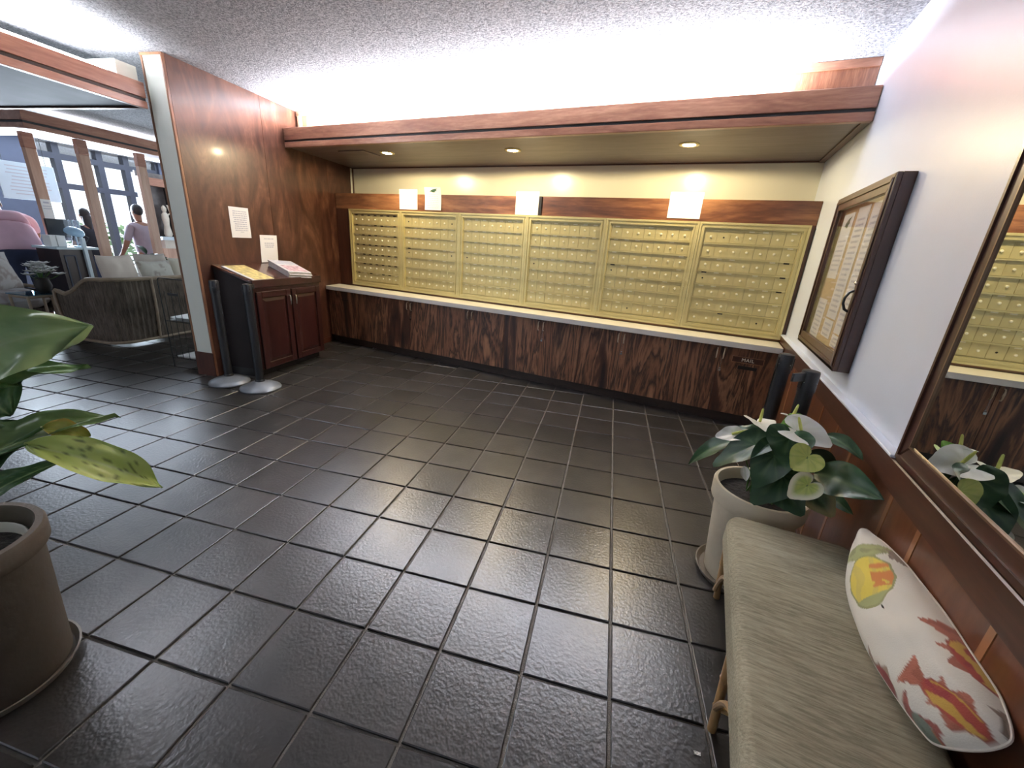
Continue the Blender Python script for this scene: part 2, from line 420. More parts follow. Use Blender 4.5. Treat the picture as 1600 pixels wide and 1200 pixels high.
M['bamboo'] = wood('bamboo_pole', [(0.3, (0.24, 0.125, 0.042)), (0.55, (0.40, 0.235, 0.09)), (0.75, (0.55, 0.36, 0.16))], 'z', 12.0, 0.08, 0.6, 0.35, 0.2, 0.3)
M['pillow'] = vcol('printed_cotton', 0.85, 0.25, 350, 0.15, 0.1)
M['wicker'] = fabric('wicker_weave', (0.040, 0.031, 0.025), (0.165, 0.130, 0.105), 'z', 70)
M['rattan'] = plain('rattan_pole', (0.28, 0.205, 0.14), 0.45, var=0.2, nscale=12)
M['greyfab'] = plain('grey_cushion', (0.50, 0.44, 0.39), 0.9, var=0.06, bump=0.2, bscale=150)
M['beigefab'] = plain('beige_cushion', (0.66, 0.56, 0.49), 0.9, var=0.05, bump=0.2, bscale=150)
M['creamfab'] = plain('cream_cushion', (0.68, 0.63, 0.54), 0.9, var=0.05, bump=0.2, bscale=150)
M['pinkshirt'] = plain('pink_shirt', (0.66, 0.43, 0.52), 0.9, var=0.06, bump=0.3, bscale=9)
M['greyshirt'] = plain('grey_lilac_shirt', (0.34, 0.29, 0.35), 0.9, var=0.08, bump=0.3, bscale=9)
M['navy'] = plain('navy_cloth', (0.020, 0.028, 0.065), 0.9, var=0.1)
M['darkcloth'] = plain('dark_cloth', (0.018, 0.020, 0.030), 0.9, var=0.1)
M['skin'] = plain('skin', (0.30, 0.15, 0.10), 0.55, var=0.06)
M['hair'] = plain('dark_hair', (0.012, 0.010, 0.012), 0.5, var=0.2, nscale=40)
M['mullion'] = plain('dark_mullion', (0.016, 0.019, 0.034), 0.45, var=0.1)
M['deskwood'] = wood('desk_wood', [(0.3, (0.016, 0.010, 0.012)), (0.7, (0.055, 0.034, 0.034))], 'z', 6.0, 0.12, 1.0, 0.35, 0.2, 0.3)
M['post'] = wood('lobby_post_wood', [(0.3, (0.38, 0.21, 0.14)), (0.55, (0.54, 0.33, 0.23)), (0.75, (0.66, 0.47, 0.35))], 'z', 6.0, 0.1, 1.0, 0.4, 0.15, 0.3)
M['poster'] = plain('pale_blue_poster', (0.60, 0.72, 0.82), 0.5, var=0.02)
M['bluegrey'] = plain('blue_grey_wall', (0.055, 0.065, 0.10), 0.7, var=0.05)
M['hedge'] = plain('hedge_leaves', (0.20, 0.36, 0.13), 0.6, var=0.4, nscale=14)
M['pave'] = plain('sunlit_paving', (0.75, 0.74, 0.70), 0.8, var=0.05)
M['bluelamp'] = plain('pale_blue_enamel', (0.36, 0.56, 0.76), 0.3, var=0.05)
M['palepost'] = plain('pale_painted_post', (0.56, 0.66, 0.72), 0.4, var=0.04)
M['acrylic'] = glassy('acrylic_sheet', (0.86, 0.92, 0.98))
M['blueglass'] = glassy('blue_glass', (0.55, 0.75, 0.88))
M['bulb'] = plain('lit_bulb', (1, 0.9, 0.7), 0.4, var=0, emit=(1.0, 0.86, 0.58), es=60)
M['tube'] = plain('lit_tube', (1, 1, 1), 0.4, var=0, emit=(0.92, 0.95, 1.0), es=7)
M['newsprint'] = plain('newsprint', (0.66, 0.65, 0.64), 0.8, var=0.12, nscale=45)
M['newscolor'] = plain('newsprint_photo', (0.62, 0.42, 0.44), 0.8, var=0.45, nscale=30)
M['yellowmag'] = plain('magazine_cover', (0.75, 0.58, 0.22), 0.4, var=0.45, nscale=22)
M['statue'] = plain('ivory_statue', (0.66, 0.60, 0.50), 0.6, var=0.15)
M['glassart'] = plain('dark_picture', (0.10, 0.085, 0.085), 0.3, var=0.5, nscale=5)

# ------------------------------------------------------------------ structure
ZC = 2.68; XW = 0.71; T = 0.305; TX, TY = 0.6115, 4.3673
# floor: grout bed with every tile proud of it
mb = MB(); mb.add([W(-13, -7, -0.009), W(4, -7, -0.009), W(4, 11.5, -0.009), W(-13, 11.5, -0.009), W(-13, -7, -0.12), W(4, -7, -0.12), W(4, 11.5, -0.12), W(-13, 11.5, -0.12)],
                  [(0, 1, 2, 3), (7, 6, 5, 4), (0, 4, 5, 1), (1, 5, 6, 2), (2, 6, 7, 3), (3, 7, 4, 0)])
floor = struct('floor', mb, M['grout'])


def tile_geo(cx, cy, dz=0.0):
    h = T / 2 - 0.0055; k = T / 2 - 0.0085; v = []
    for q, z in ((h, -0.010), (h, -0.0025), (k, 0.0)):
        v += [(-q, -q, z), (q, -q, z), (q, q, z), (-q, q, z)]
    f = [(8, 9, 10, 11)]
    for a in (0, 4):
        for i in range(4): f.append((a + i, a + (i + 1) % 4, a + 4 + (i + 1) % 4, a + 4 + i))
    return v, f


tv, tf = tile_geo(0, 0); tm = MB(); tm.add(tv, tf); tmesh = mesh_of('tile', tm, M['tile'])
cand = []
for c in range(-36, 9):
    for r in range(-12, 18):
        xa = (c + 0.5 + TX) * T; ya = (r + 0.5 + TY) * T; p = W(xa, ya)
        if p.x > XW - 0.02 or (p.y > 4.10 and xa > -3.8): continue
        if xa > -3.86 and xa < -3.70 and ya > 3.09: continue
        q = pj(p); vis = q is not None and -25 < q[0] < 1625 and -25 < q[1] < 1225
        cand.append((0 if vis else 1, (p - CAM).length, p, xa, ya))
cand.sort(key=lambda a: a[:2])
rest = MB(); nt_ = 0
for vis, d, p, xa, ya in cand:
    rr = random.Random(int(xa * 977) * 31 + int(ya * 991))
    dz = rr.uniform(-0.0008, 0.0008); tx, ty = rr.uniform(-0.0035, 0.0035), rr.uniform(-0.0035, 0.0035)
    Tm = Matrix.Translation((p.x, p.y, dz)) @ Matrix.Rotation(TH, 4, 'Z') @ Matrix.Rotation(tx, 4, 'X') @ Matrix.Rotation(ty, 4, 'Y')
    if nt_ < 300 and vis == 0:
        o = bpy.data.objects.new('tile', tmesh); COL.objects.link(o); o.parent = floor; o.matrix_local = Tm; nt_ += 1
    else: rest.add(tv, tf, Tm)
o = part('tile_field', rest, M['tile'], floor); o['kind'] = 'stuff'

# ceiling and walls
mb = MB(); mb.add([W(-13, -3.5, ZC), W(2.2, -3.5, ZC), W(2.2, 11.5, ZC), W(-13, 11.5, ZC), W(-13, -3.5, ZC + 0.2), W(2.2, -3.5, ZC + 0.2), W(2.2, 11.5, ZC + 0.2), W(-13, 11.5, ZC + 0.2)],
                  [(0, 1, 2, 3), (7, 6, 5, 4), (0, 4, 5, 1), (1, 5, 6, 2), (2, 6, 7, 3), (3, 7, 4, 0)])
struct('ceiling', mb, M['ceiling'])
mb = MB(); mb.box(-4.95, XW + 0.15, 4.71, 4.86, 0, ZC); struct('wall_back', mb, M['cream'])
mb = MB(); mb.box(XW, XW + 0.15, -2.6, 4.71, 0, ZC); wr_ = struct('wall_right', mb, M['white'])
mb = MB(); mb.box(-4.2, XW + 0.15, -2.75, -2.6, 0, ZC); struct('wall_rear', mb, M['white'])  # unseen wall behind the camera, extended left to hold back sky light

# left partition: koa veneer facing the mail room, painted end with timber edges
PX = -3.669; PXL = -3.887; PY0 = 3.085; PY1 = 5.62
wl = bpy.data.objects.new('wall_left', mesh_of('wall_left', MB().box(PXL, PX - 0.006, PY0 + 0.004, PY1, 0, ZC), M['column'])); COL.objects.link(wl)
wl.rotation_euler = (0, 0, TH); wl['kind'] = 'structure'; XF[wl.name] = Matrix.Rotation(TH, 4, 'Z')
for a, b_ in ((PY0 + 0.02, 4.023), (4.026, 5.0), (5.003, 5.58)):
    part('veneer_panel', MB().box(PX - 0.006, PX, a, b_, 0.0, ZC - 0.002), M['panelwood'], wl)
for xa in (PXL, PX - 0.018):
    part('edge_trim', MB().box(xa, xa + 0.018, PY0 - 0.004, PY0 + 0.02, 0.0, ZC - 0.002), M['trimwood'], wl, b=0.003)
part('baseboard', MB().box(PXL + 0.0, PX, PY0 - 0.012, PY0 - 0.004, 0, 0.236), M['casingz'], wl, b=0.002)
part('head_trim', MB().box(PXL, PX, PY0 - 0.006, PY0 + 0.004, ZC - 0.02, ZC - 0.002), M['trimwood'], wl)
part('skirting', MB().box(PX, PX + 0.010, 4.15, 4.85, 0, 0.07), M['casingz'], wl, b=0.002)
part('corner_strip', MB().box(PX, PX + 0.004, 5.50, 5.535, 1.0, 2.28), M['column'], wl)

# right wall wainscot: boards with pale battens, white ledge on top
WZ = 0.83
part('wall_rail', MB().box(XW - 0.034, XW, -1.5, 4.28, WZ - 0.105, WZ - 0.006), M['framey'], wr_, b=0.004, label='horizontal koa rail under the white ledge')
part('ledge', MB().box(XW - 0.040, XW, 1.677, 4.28, WZ - 0.006, WZ + 0.006), M['white'], wr_, b=0.003, label='narrow white ledge on the rail')
yb_ = [-1.5, -0.9, -0.35, 0.2, 0.62, 1.04, 1.40, 1.605, 2.04, 2.275, 2.57, 3.0, 3.45, 3.9, 4.0]
for a, b_ in zip(yb_[:-1], yb_[1:]):
    part('board', MB().box(XW - 0.020, XW, a + 0.018, b_ - 0.004, 0.09, WZ - 0.105), M['wains'], wr_, b=0.002)
    part('batten', MB().box(XW - 0.0215, XW, a - 0.004, a + 0.018, 0.09, WZ - 0.105), M['sap'], wr_, label='narrow pale wood strip between boards')
mb = MB().box(XW - 0.030, XW, -1.5, 4.03, 0.0, 0.09); bb = struct('baseboard_right', mb, M['framey'], b=0.004)


# ------------------------------------------------------------------ light canopy over the mailboxes
CY = 3.47; CZ0, CZ1 = 2.275, 2.462
def xleft(y, off=0.0):          # x of the veneer face at depth y
    c, s = math.cos(TH), math.sin(TH)
    ya = (y - s * (PX + off)) / c
    return c * (PX + off) - s * ya
t = thing('light_canopy', 'koa wood light canopy with a black groove spanning above the brass mailboxes', 'canopy', (0, 4.0, CZ0))
XR = XW - 0.004
def sk(mb_, y0, y1, z0, z1, xr=XR):
    return mb_.prism([(xleft(y0, .004), y0), (xr, y0), (xr, y1), (xleft(y1, .004), y1)], z0, z1, 'z')
part('fascia_board', sk(MB(), CY, CY + 0.045, CZ0 + 0.072, CZ1), M['fascia'], t, True, b=0.003)
part('fascia_board', sk(MB(), CY, CY + 0.045, CZ0, CZ0 + 0.052), M['fascia'], t, True, b=0.003)
part('groove', sk(MB(), CY + 0.012, CY + 0.045, CZ0 + 0.050, CZ0 + 0.074), M['black'], t, True, label='black recessed groove')
part('soffit_panel', sk(MB(), CY + 0.05, 4.70, CZ0 + 0.014, CZ0 + 0.032), M['soffit'], t, True)
part('edge_strip', MB().box(XR - 0.045, XR, CY + 0.05, 4.70, CZ0 + 0.002, CZ0 + 0.014), M['framey'], t, True, b=0.002)
part('edge_strip', MB().box(-4.74, XR - 0.045, 4.67, 4.70, CZ0 + 0.004, CZ0 + 0.014), M['frame'], t, True, b=0.002)
part('access_panel', MB().box(-3.98, -3.62, 3.75, 4.02, CZ0 + 0.006, CZ0 + 0.014), M['soffit'], t, True, b=0.002)
part('back_panel', sk(MB(), 3.70, 3.74, CZ0 + 0.032, ZC - 0.045), M['covewood'], t, True)
part('top_trim', sk(MB(), 3.685, 3.70, ZC - 0.05, ZC - 0.002), M['fascia'], t, True, b=0.002)
part('end_trim', MB().box(-4.47, -4.44, 3.66, 3.70, CZ0 + 0.2, ZC - 0.052), M['fascia'], t, True, b=0.002)
for i, (dx, dy) in enumerate(DOWN):
    lab = ['leftmost', 'middle', 'rightmost'][i]
    d = thing('downlight', ['leftmost of the three lit recessed downlights in the canopy underside', 'middle of the three lit recessed downlights in the canopy underside', 'rightmost of the three lit recessed downlights, nearest the white wall'][i], 'light', (dx, dy, CZ0 + 0.014), 0, 'canopy downlights')
    part('trim_ring', MB().lathe([(0.052, 0.0), (0.052, -0.006), (0.066, -0.010), (0.078, -0.006), (0.08, 0.0)], 28, cap=False), M['brassframe'], d, smooth=True)
    part('bulb', MB().lathe([(0.006, -0.012), (0.03, -0.010), (0.045, -0.004), (0.051, 0.0)], 24), M['bulb'], d, smooth=True)

# ------------------------------------------------------------------ mail wall
t = thing('mailbox_casing', 'reddish koa wood casing framing the bank of brass mailboxes', 'casing', (-2.0, 4.4, 0.765))
SZ0, SZ1 = 0.765, 1.925; SY = 4.28; BX0, BX1 = -4.394, 0.676
xl = xleft(SY, .003)
part('head_board', MB().prism([(xl, SY), (XW - 0.002, SY), (XW - 0.002, 4.70), (xleft(4.70, .003), 4.70)], 1.74, SZ1, 'z'), M['casing'], t, True, b=0.003)
part('stile', MB().prism([(xl, SY), (BX0, SY), (BX0, 4.6), (xleft(4.6, .003), 4.6)], SZ0, 1.74, 'z'), M['casingz'], t, True, b=0.002)
part('stile', MB().box(BX1, XW - 0.002, SY, 4.6, SZ0, 1.74), M['casingz'], t, True, b=0.002)
part('sill_strip', MB().box(BX0, BX1, SY - 0.004, 4.6, SZ0, 0.785), M['casing'], t, True, b=0.001)

BW = (BX1 - BX0) / 6; BZ0, BZ1 = 0.786, 1.739
dw = (BW - 0.115) / 7; dh = (BZ1 - BZ0 - 0.115) / 7
door_m = mesh_of('mailbox_door', MB().box(-dw / 2 + 0.0014, dw / 2 - 0.0014, -0.006, 0.004, -dh / 2 + 0.0085, dh / 2 - 0.004).prism([(-dw / 2 + 0.004, dh / 2 - 0.020), (dw / 2 - 0.004, dh / 2 - 0.020), (dw / 2 - 0.004, dh / 2 - 0.0165), (-dw / 2 + 0.004, dh / 2 - 0.0165)], -0.0085, -0.006, 'y'), M['brass'])
lock_m = mesh_of('lock', MB().lathe([(0.0105, 0), (0.0105, 0.004), (0.007, 0.008), (0.0015, 0.0085)], 10, Matrix.Rotation(PI / 2, 4, 'X')), M['lock'], True)
card_m = mesh_of('name_slot', MB().box(-0.021, 0.021, -0.0015, 0.001, -0.0055, 0.0055), M['slot'])
cardk_m = mesh_of('name_slot', MB().box(-0.021, 0.021, -0.0015, 0.001, -0.006, 0.006), M['darkslot'])
lockk_m = mesh_of('lock', MB().lathe([(0.0075, 0), (0.0075, 0.003), (0.002, 0.0035)], 10, Matrix.Rotation(PI / 2, 4, 'X')), M['darkslot'], True)
rail_m = mesh_of('rail', MB().box(-(BW - 0.11) / 2, (BW - 0.11) / 2, -0.022, 0.0, -0.0058, 0.0050), M['brassframe'])
BL = ['leftmost brass mailbox bank beside the dark veneer wall', 'second brass mailbox bank from the left, below two notices', 'third brass mailbox bank from the left, rows of bright name cards', 'fourth brass mailbox bank from the left, right of the middle notice', 'fifth brass mailbox bank from the left, below the rightmost notice', 'rightmost brass mailbox bank beside the white wall and notice board']
dark_locks = {(1, 0, 0), (1, 6, 0), (1, 0, 3), (1, 6, 3), (2, 0, 3), (3, 0, 3), (4, 0, 3), (4, 2, 6), (5, 0, 3), (5, 5, 6), (5, 1, 0)}
dark_cards = {(1, 0, 3), (4, 0, 3), (5, 0, 3), (5, 2, 6), (5, 6, 2), (5, 6, 4), (5, 6, 3)}
rg = random.Random(3)
for k in range(6):
    x0 = BX0 + BW * k; cx = x0 + BW / 2; cz = (BZ0 + BZ1) / 2
    b = thing('mailbox_bank', BL[k], 'mailboxes', (cx, SY, BZ0), 0, 'brass apartment mailbox banks')
    hw = BW / 2 - 0.001; H = BZ1 - BZ0
    fr = MB()
    for (o_, i_, y0, y1) in ((0.0, 0.018, -0.028, 0.05), (0.018, 0.034, -0.020, 0.05), (0.034, 0.046, -0.026, 0.05), (0.046, 0.056, -0.012, 0.05)):
        A = [(-hw + o_, o_), (hw - o_, o_), (hw - o_, H - o_), (-hw + o_, H - o_)]; I = [(-hw + i_, i_), (hw - i_, i_), (hw - i_, H - i_), (-hw + i_, H - i_)]
        for q in range(4):
            r = (q + 1) % 4
            fr.prism([A[q], A[r], I[r], I[q]], y0, y1, 'y')
    part('bank_frame', fr, M['brassframe'], b)
    part('back_plate', MB().box(-hw + 0.05, hw - 0.05, 0.006, 0.05, 0.05, H - 0.05), M['brass'], b)
    for j in range(1, 7):
        o = part('rail', rail_m, None, b); place(o, (0, 0.006, 0.0575 + dh * j))
    for i in range(7):
        for j in range(7):
            d = bpy.data.objects.new('mailbox_door', door_m); COL.objects.link(d); d.parent = b
            d.location = (-hw + 0.0565 + dw * (i + 0.5), 0.0, H - 0.0575 - dh * (j + 0.5)); d.rotation_euler = (rg.gauss(0, 0.006), 0, rg.gauss(0, 0.008))
            lk = bpy.data.objects.new('lock', lockk_m if (k, i, j) in dark_locks else lock_m); COL.objects.link(lk); lk.parent = d
            lk.location = (rg.uniform(-0.002, 0.002), -0.006, -0.004 + rg.uniform(-0.003, 0.003)); lk.rotation_euler = (0, rg.uniform(0, 3), 0)
            cdm = cardk_m if ((k, i, j) in dark_cards or (k == 0 and rg.random() < 0.8)) else card_m
            if cdm is card_m and k in (1, 4, 5) and rg.random() < 0.6: continue
            c_ = bpy.data.objects.new('name_slot', cdm); COL.objects.link(c_); c_.parent = d; c_.location = (0.004, -0.0075, dh / 2 - 0.012)

# counter and cupboards
CT0, CT1 = 0.716, 0.765
t = thing('counter_shelf', 'long cream laminate counter shelf running under the mailboxes', 'counter', (-1.9, 4.1, CT1))
xl0, xl1 = xleft(3.95, .012), xleft(SY, .004)
part('top', MB().prism([(xl0, 3.95), (XW - 0.041, 3.95), (XW - 0.041, SY - 0.03), (xl1, SY - 0.03)], CT1 - 0.006, CT1, 'z'), M['counter'], t, True, b=0.002)
part('edge_band', MB().prism([(xl0, 3.95), (XW - 0.041, 3.95), (XW - 0.041, 3.975), (xleft(3.975, .012), 3.975)], CT0, CT1 - 0.006, 'z'), M['whiteplastic'], t, True, b=0.002)
part('underboard', MB().prism([(xleft(3.975, .012), 3.975), (XW - 0.041, 3.975), (XW - 0.041, 4.6), (xleft(4.6, .012), 4.6)], CT0 + 0.012, CT1 - 0.006, 'z'), M['toe'], t, True)
UB = [-4.56, -3.646, -2.786, -1.926, -1.066, -0.210, 0.655]
SEAM = [-4.08, -3.216, -2.359, -1.493, -0.654, 0.219]
CL = ['leftmost rosewood cupboard under the counter, beside the dark veneer wall', 'second rosewood cupboard from the left under the counter', 'third rosewood cupboard from the left under the counter', 'fourth rosewood cupboard from the left under the counter', 'fifth rosewood cupboard from the left, under the rightmost notice', 'rightmost rosewood cupboard with the mail slot, behind the black posts']
def handle_mb():
    return MB().tube([(0, 0, 0.045), (0, -0.016, 0.042), (0, -0.022, 0.025), (0, -0.020, 0.0), (0, -0.022, -0.025), (0, -0.016, -0.042), (0, 0, -0.045)], [0.004, 0.004, 0.005, 0.0065, 0.005, 0.004, 0.004], 8)
hm = mesh_of('handle', handle_mb(), M['bronze'], True)
for k in range(6):
    x0, x1, sm = UB[k], UB[k + 1], SEAM[k]
    u = thing('cupboard', CL[k], 'cupboard', ((x0 + x1) / 2, 4.2, 0), 0, 'rosewood cupboards under the counter')
    part('carcass', MB().box(max(x0, xleft(4.55, .02)) + 0.002, x1 - 0.002, 4.012, 4.55, 0.10, CT0 - 0.002), M['toe'], u, True)
    part('toe_kick', MB().box(x0 if k else xleft(4.06, .02), x1, 4.045, 4.06, 0.002, 0.10), M['toe'], u, True)
    for s_, (a, b_) in enumerate(((x0, sm), (sm, x1))):
        a2 = a + 0.0015
        if k == 0 and s_ == 0: a2 = xleft(3.99, .012)
        d = part('door', MB().box(a2, b_ - 0.0015, 3.99, 4.010, 0.105, CT0 - 0.004), M['rosewood'], u, True, b=0.0015)
        hx = b_ - 0.028 if s_ == 0 else a + 0.028
        if k > 0:
            h = part('handle', hm, None, d); place(h, tuple(XF[d.name].inverted() @ Vector((hx, 3.99, 0.645))))
        elif s_ == 0:
            part('slot', MB().box(-4.33, -4.23, 3.984, 3.99, 0.595, 0.608), M['darkslot'], d, True)
        if s_ == 1 and k in (1, 3, 4, 5):
            ch = MB()
            for q in range(9): ch.ball((a + 0.02 + 0.003 * (q % 2), 3.983, 0.60 - 0.011 * q), 0.0042, 6, 4)
            part('chain', ch, M['chrome'], d, True, smooth=True)
            part('padlock', MB().box(a + 0.010, a + 0.030, 3.976, 3.988, 0.485, 0.503).tube([(a + .014, 3.982, .503), (a + .014, 3.982, .512), (a + .02, 3.982, .516), (a + .026, 3.982, .512), (a + .026, 3.982, .503)], 0.002, 6), M['chrome'], d, True)
        if k == 5 and s_ == 1:
            pl = part('sign_plate', MB().box(0.318, 0.565, 3.985, 3.99, 0.585, 0.640), M['frame'], d, True, b=0.001, label='small wooden plate lettered MAIL')
            fr = MB()
            for (xa, xb, za, zb) in ((0.318, 0.565, 0.585, 0.589), (0.318, 0.565, 0.636, 0.640), (0.318, 0.322, 0.589, 0.636), (0.561, 0.565, 0.589, 0.636)): fr.box(xa, xb, 3.983, 3.986, za, zb)
            T_ = XF[d.name].inverted(); fr.v = [tuple(T_ @ Vector(p)) for p in fr.v]; part('plate_border', fr, M['sap'], d)
            cu = bpy.data.curves.new('lettering', 'FONT'); cu.body = 'MAIL'; cu.size = 0.042; cu.extrude = 0.0008; cu.align_x = 'CENTER'; cu.align_y = 'CENTER'; cu.space_character = 1.1
            to = bpy.data.objects.new('lettering_curve', cu); COL.objects.link(to)
            dg = bpy.context.evaluated_depsgraph_get(); me = bpy.data.meshes.new_from_object(to.evaluated_get(dg)); bpy.data.objects.remove(to)
            me.materials.clear(); me.materials.append(M['counter'])
            lo = bpy.data.objects.new('lettering', me); COL.objects.link(lo); lo.parent = d
            lo.location = XF[d.name].inverted() @ Vector((0.442, 3.984, 0.612)); lo.rotation_euler = (PI / 2, 0, 0)
            part('mail_slot', MB().box(0.378, 0.525, 3.984, 3.99, 0.530, 0.558), M['darkslot'], d, True, label='black letter slot')


# ------------------------------------------------------------------ sheets of paper
def sheet(name, label, P, ux, uz, w_, h_, n, lines, cat='notice', mat=None, ink=None, group=None, curl=0.0, bird=False, th=0.0012):
    """P top-left corner, ux right, uz down, n outward"""
    P = Vector(P); ux = Vector(ux).normalized(); uz = Vector(uz).normalized(); n = Vector(n).normalized()
    c = P + ux * w_ / 2 + uz * h_
    t = thing(name, label, cat, c, 0, group)
    mb = MB()
    f = lambda s: lambda a, b: P + ux * (w_ * a) + uz * (h_ * b) + n * (th * s + curl * (0.5 - b) ** 2 * 4 * (1 if b < .5 else .3))
    mb.grid(3, 8, f(1)); mb.grid(3, 8, f(0))
    k = len(mb.v) // 2
    ring = [0, 8, 16, 17, 18, 19, 20, 21, 22, 23, 15, 7, 6, 5, 4, 3, 2, 1]
    for i in range(len(ring)):
        a, b = ring[i], ring[(i + 1) % len(ring)]; mb.f.append((a, b, b + k, a + k))
    part('paper', mb, mat or M['paper'], t, True)
    tx = MB()
    for (a0, a1, b0, b1) in lines:
        g = [(a0, b0), (a1, b0), (a1, b1), (a0, b1)]
        g0 = f(1)
        pts = [g0(a, b) + n * 0.0006 for a, b in g]; tx.add(pts, [(0, 1, 2, 3)])
    if tx.v: part('text_lines', tx, ink or M['ink'], t, True)
    if bird:
        sh = [(.30, .20), (.42, .12), (.56, .08), (.80, .05), (.70, .12), (.76, .15), (.62, .18), (.66, .21), (.50, .22), (.40, .19)]
        g0 = f(1); part('emblem', MB().add([g0(a, b) + n * 0.0007 for a, b in sh], [tuple(range(len(sh)))]), M['inkgreen'], t, True, label='dark green flying bird emblem')
    return t


def lines(b0, b1, n, a0=.12, a1=.88, rag=0.15, seed=1, thick=0.5):
    r = random.Random(seed); out = []
    for i in range(n):
        y = b0 + (b1 - b0) * i / max(1, n - 1); h = (b1 - b0) / max(1, n - 1) * thick if n > 1 else 0.03
        d = r.uniform(0, rag) / 2; x = a0 + d
        while x < a1 - d - 0.03:
            wv = r.uniform(.05, .16); out.append((x, min(x + wv, a1 - d), y, y + h)); x += wv + 0.022
    return out


Yn = SY - 0.004; D = Vector((0, 0, -1)); nb = (0, -1, 0)
head = [(.38, .62, .10, .15)]
sheet('paper_notice', 'leftmost white paper notice above the mailboxes', (-3.575, Yn, 1.978), (1, 0, 0), D, 0.268, 0.222, nb, head + [(.44, .54, .24, .27)] + lines(.42, .80, 6, seed=2, thick=.35), group='notices above the mailboxes')
sheet('paper_notice', 'curled white paper notice with a green bird emblem above the mailboxes', (-3.195, Yn, 2.0), (1, 0, 0), D, 0.228, 0.243, nb, lines(.30, .88, 8, seed=3, thick=.35), group='notices above the mailboxes', curl=0.02, bird=True)
sheet('paper_notice', 'white paper notice above the third and fourth mailbox banks, dark holder edge', (-2.012, Yn - .006, 1.968), (1, 0, 0), D, 0.262, 0.226, nb, lines(.14, .62, 6, seed=4, thick=.3) + lines(.78, .80, 1, seed=5), group='notices above the mailboxes')
sheet('paper_notice', 'rightmost white paper notice above the mailboxes', (-0.463, Yn, 1.979), (1, 0, 0), D, 0.28, 0.218, nb, head + lines(.42, .78, 6, seed=6, thick=.3), group='notices above the mailboxes')
hold = thing('sign_holder', 'thin dark holder strip at the right edge of the middle mailbox notice', 'holder', (-1.74, Yn, 1.69))
part('strip', MB().box(-1.748, -1.715, Yn - 0.012, Yn + 0.002, 1.690, 1.925), M['black'], hold, True, b=0.002)

# notices on the veneer wall
nx = W(1, 0, 0); ny = W(0, 1, 0)
def wall_sheet(name, label, pxTL, pxTR, pxBL, ls, off=0.003):
    P0 = W(PX + off, 0, 0)
    a = onplane(*pxTL, P0, nx); b = onplane(*pxTR, P0, nx); c = onplane(*pxBL, P0, nx)
    return sheet(name, label, a, b - a, c - a, (b - a).length, (c - a).length, nx, ls)
wall_sheet('paper_notice', 'white paper notice with lines of text taped to the dark veneer wall', (356, 322), (387, 325.5), (363, 371), lines(.12, .74, 10, .16, .90, seed=8, thick=.45) + [(.46, .64, .80, .82)])
wall_sheet('paper_notice', 'white paper notice standing behind the newspapers on the sloped cabinet', (405.5, 367), (432, 368), (409, 410), lines(.12, .13, 1, .2, .85, seed=9) + lines(.28, .42, 3, .2, .85, seed=10, thick=.5))

# ------------------------------------------------------------------ newspaper cabinet against the veneer wall (lobby grid axes)
CXF = -3.25; CYA, CYB = 3.222, 4.150; CD = CXF - PX
nc = thing('newspaper_cabinet', 'dark cherry cabinet with a sloped top and two panel doors against the veneer wall', 'cabinet', W((PX + CXF) / 2, (CYA + CYB) / 2), TH)
hx_, hy_ = CD / 2, (CYB - CYA) / 2       # local: front at +hx_, near side at -hy_
ZB, ZF = 1.07, 0.945
part('side_panel', MB().prism([(-hx_ + .002, 0.08), (hx_ - .02, 0.08), (hx_ - .02, ZF - 0.02), (-hx_ + .002, ZB - 0.02)], -hy_, -hy_ + 0.018, 'y'), M['cabside'], nc)
part('side_panel', MB().prism([(-hx_ + .002, 0.08), (hx_ - .02, 0.08), (hx_ - .02, ZF - 0.02), (-hx_ + .002, ZB - 0.02)], hy_ - 0.018, hy_, 'y'), M['cherry'], nc)
part('back_panel', MB().box(-hx_ + .002, -hx_ + .012, -hy_ + .018, hy_ - .018, 0.08, ZB - 0.03), M['cherry'], nc)
part('bottom', MB().box(-hx_ + .012, hx_ - .02, -hy_ + .018, hy_ - .018, 0.08, 0.098), M['cherry'], nc)
ff = MB(); ff.box(hx_ - .02, hx_, -hy_, -hy_ + .045, .08, ZF - .03).box(hx_ - .02, hx_, hy_ - .045, hy_, .08, ZF - .03).box(hx_ - .02, hx_, -hy_ + .045, hy_ - .045, ZF - .115, ZF - .03).box(hx_ - .02, hx_, -hy_ + .045, hy_ - .045, .08, .105).box(hx_ - .02, hx_, -.025, .025, .105, ZF - .115)
part('face_frame', ff, M['cherry'], nc)
part('sloped_top', MB().prism([(-hx_ + .002, ZB - .02), (hx_ + .018, ZF - .024), (hx_ + .018, ZF + .0), (hx_ + .012, ZF + .004), (-hx_ + .002, ZB)], -hy_ - .012, hy_ + .012, 'y'), M['cherrytop'], nc, b=0.003)
part('front_lip', MB().box(hx_ + .002, hx_ + .020, -hy_ - .012, hy_ + .012, ZF - .062, ZF + .012), M['cherry'], nc, b=0.003)
part('plinth', MB().box(-hx_ + .02, hx_ - .07, -hy_ + .01, hy_ - .01, 0, .08), M['black'], nc)
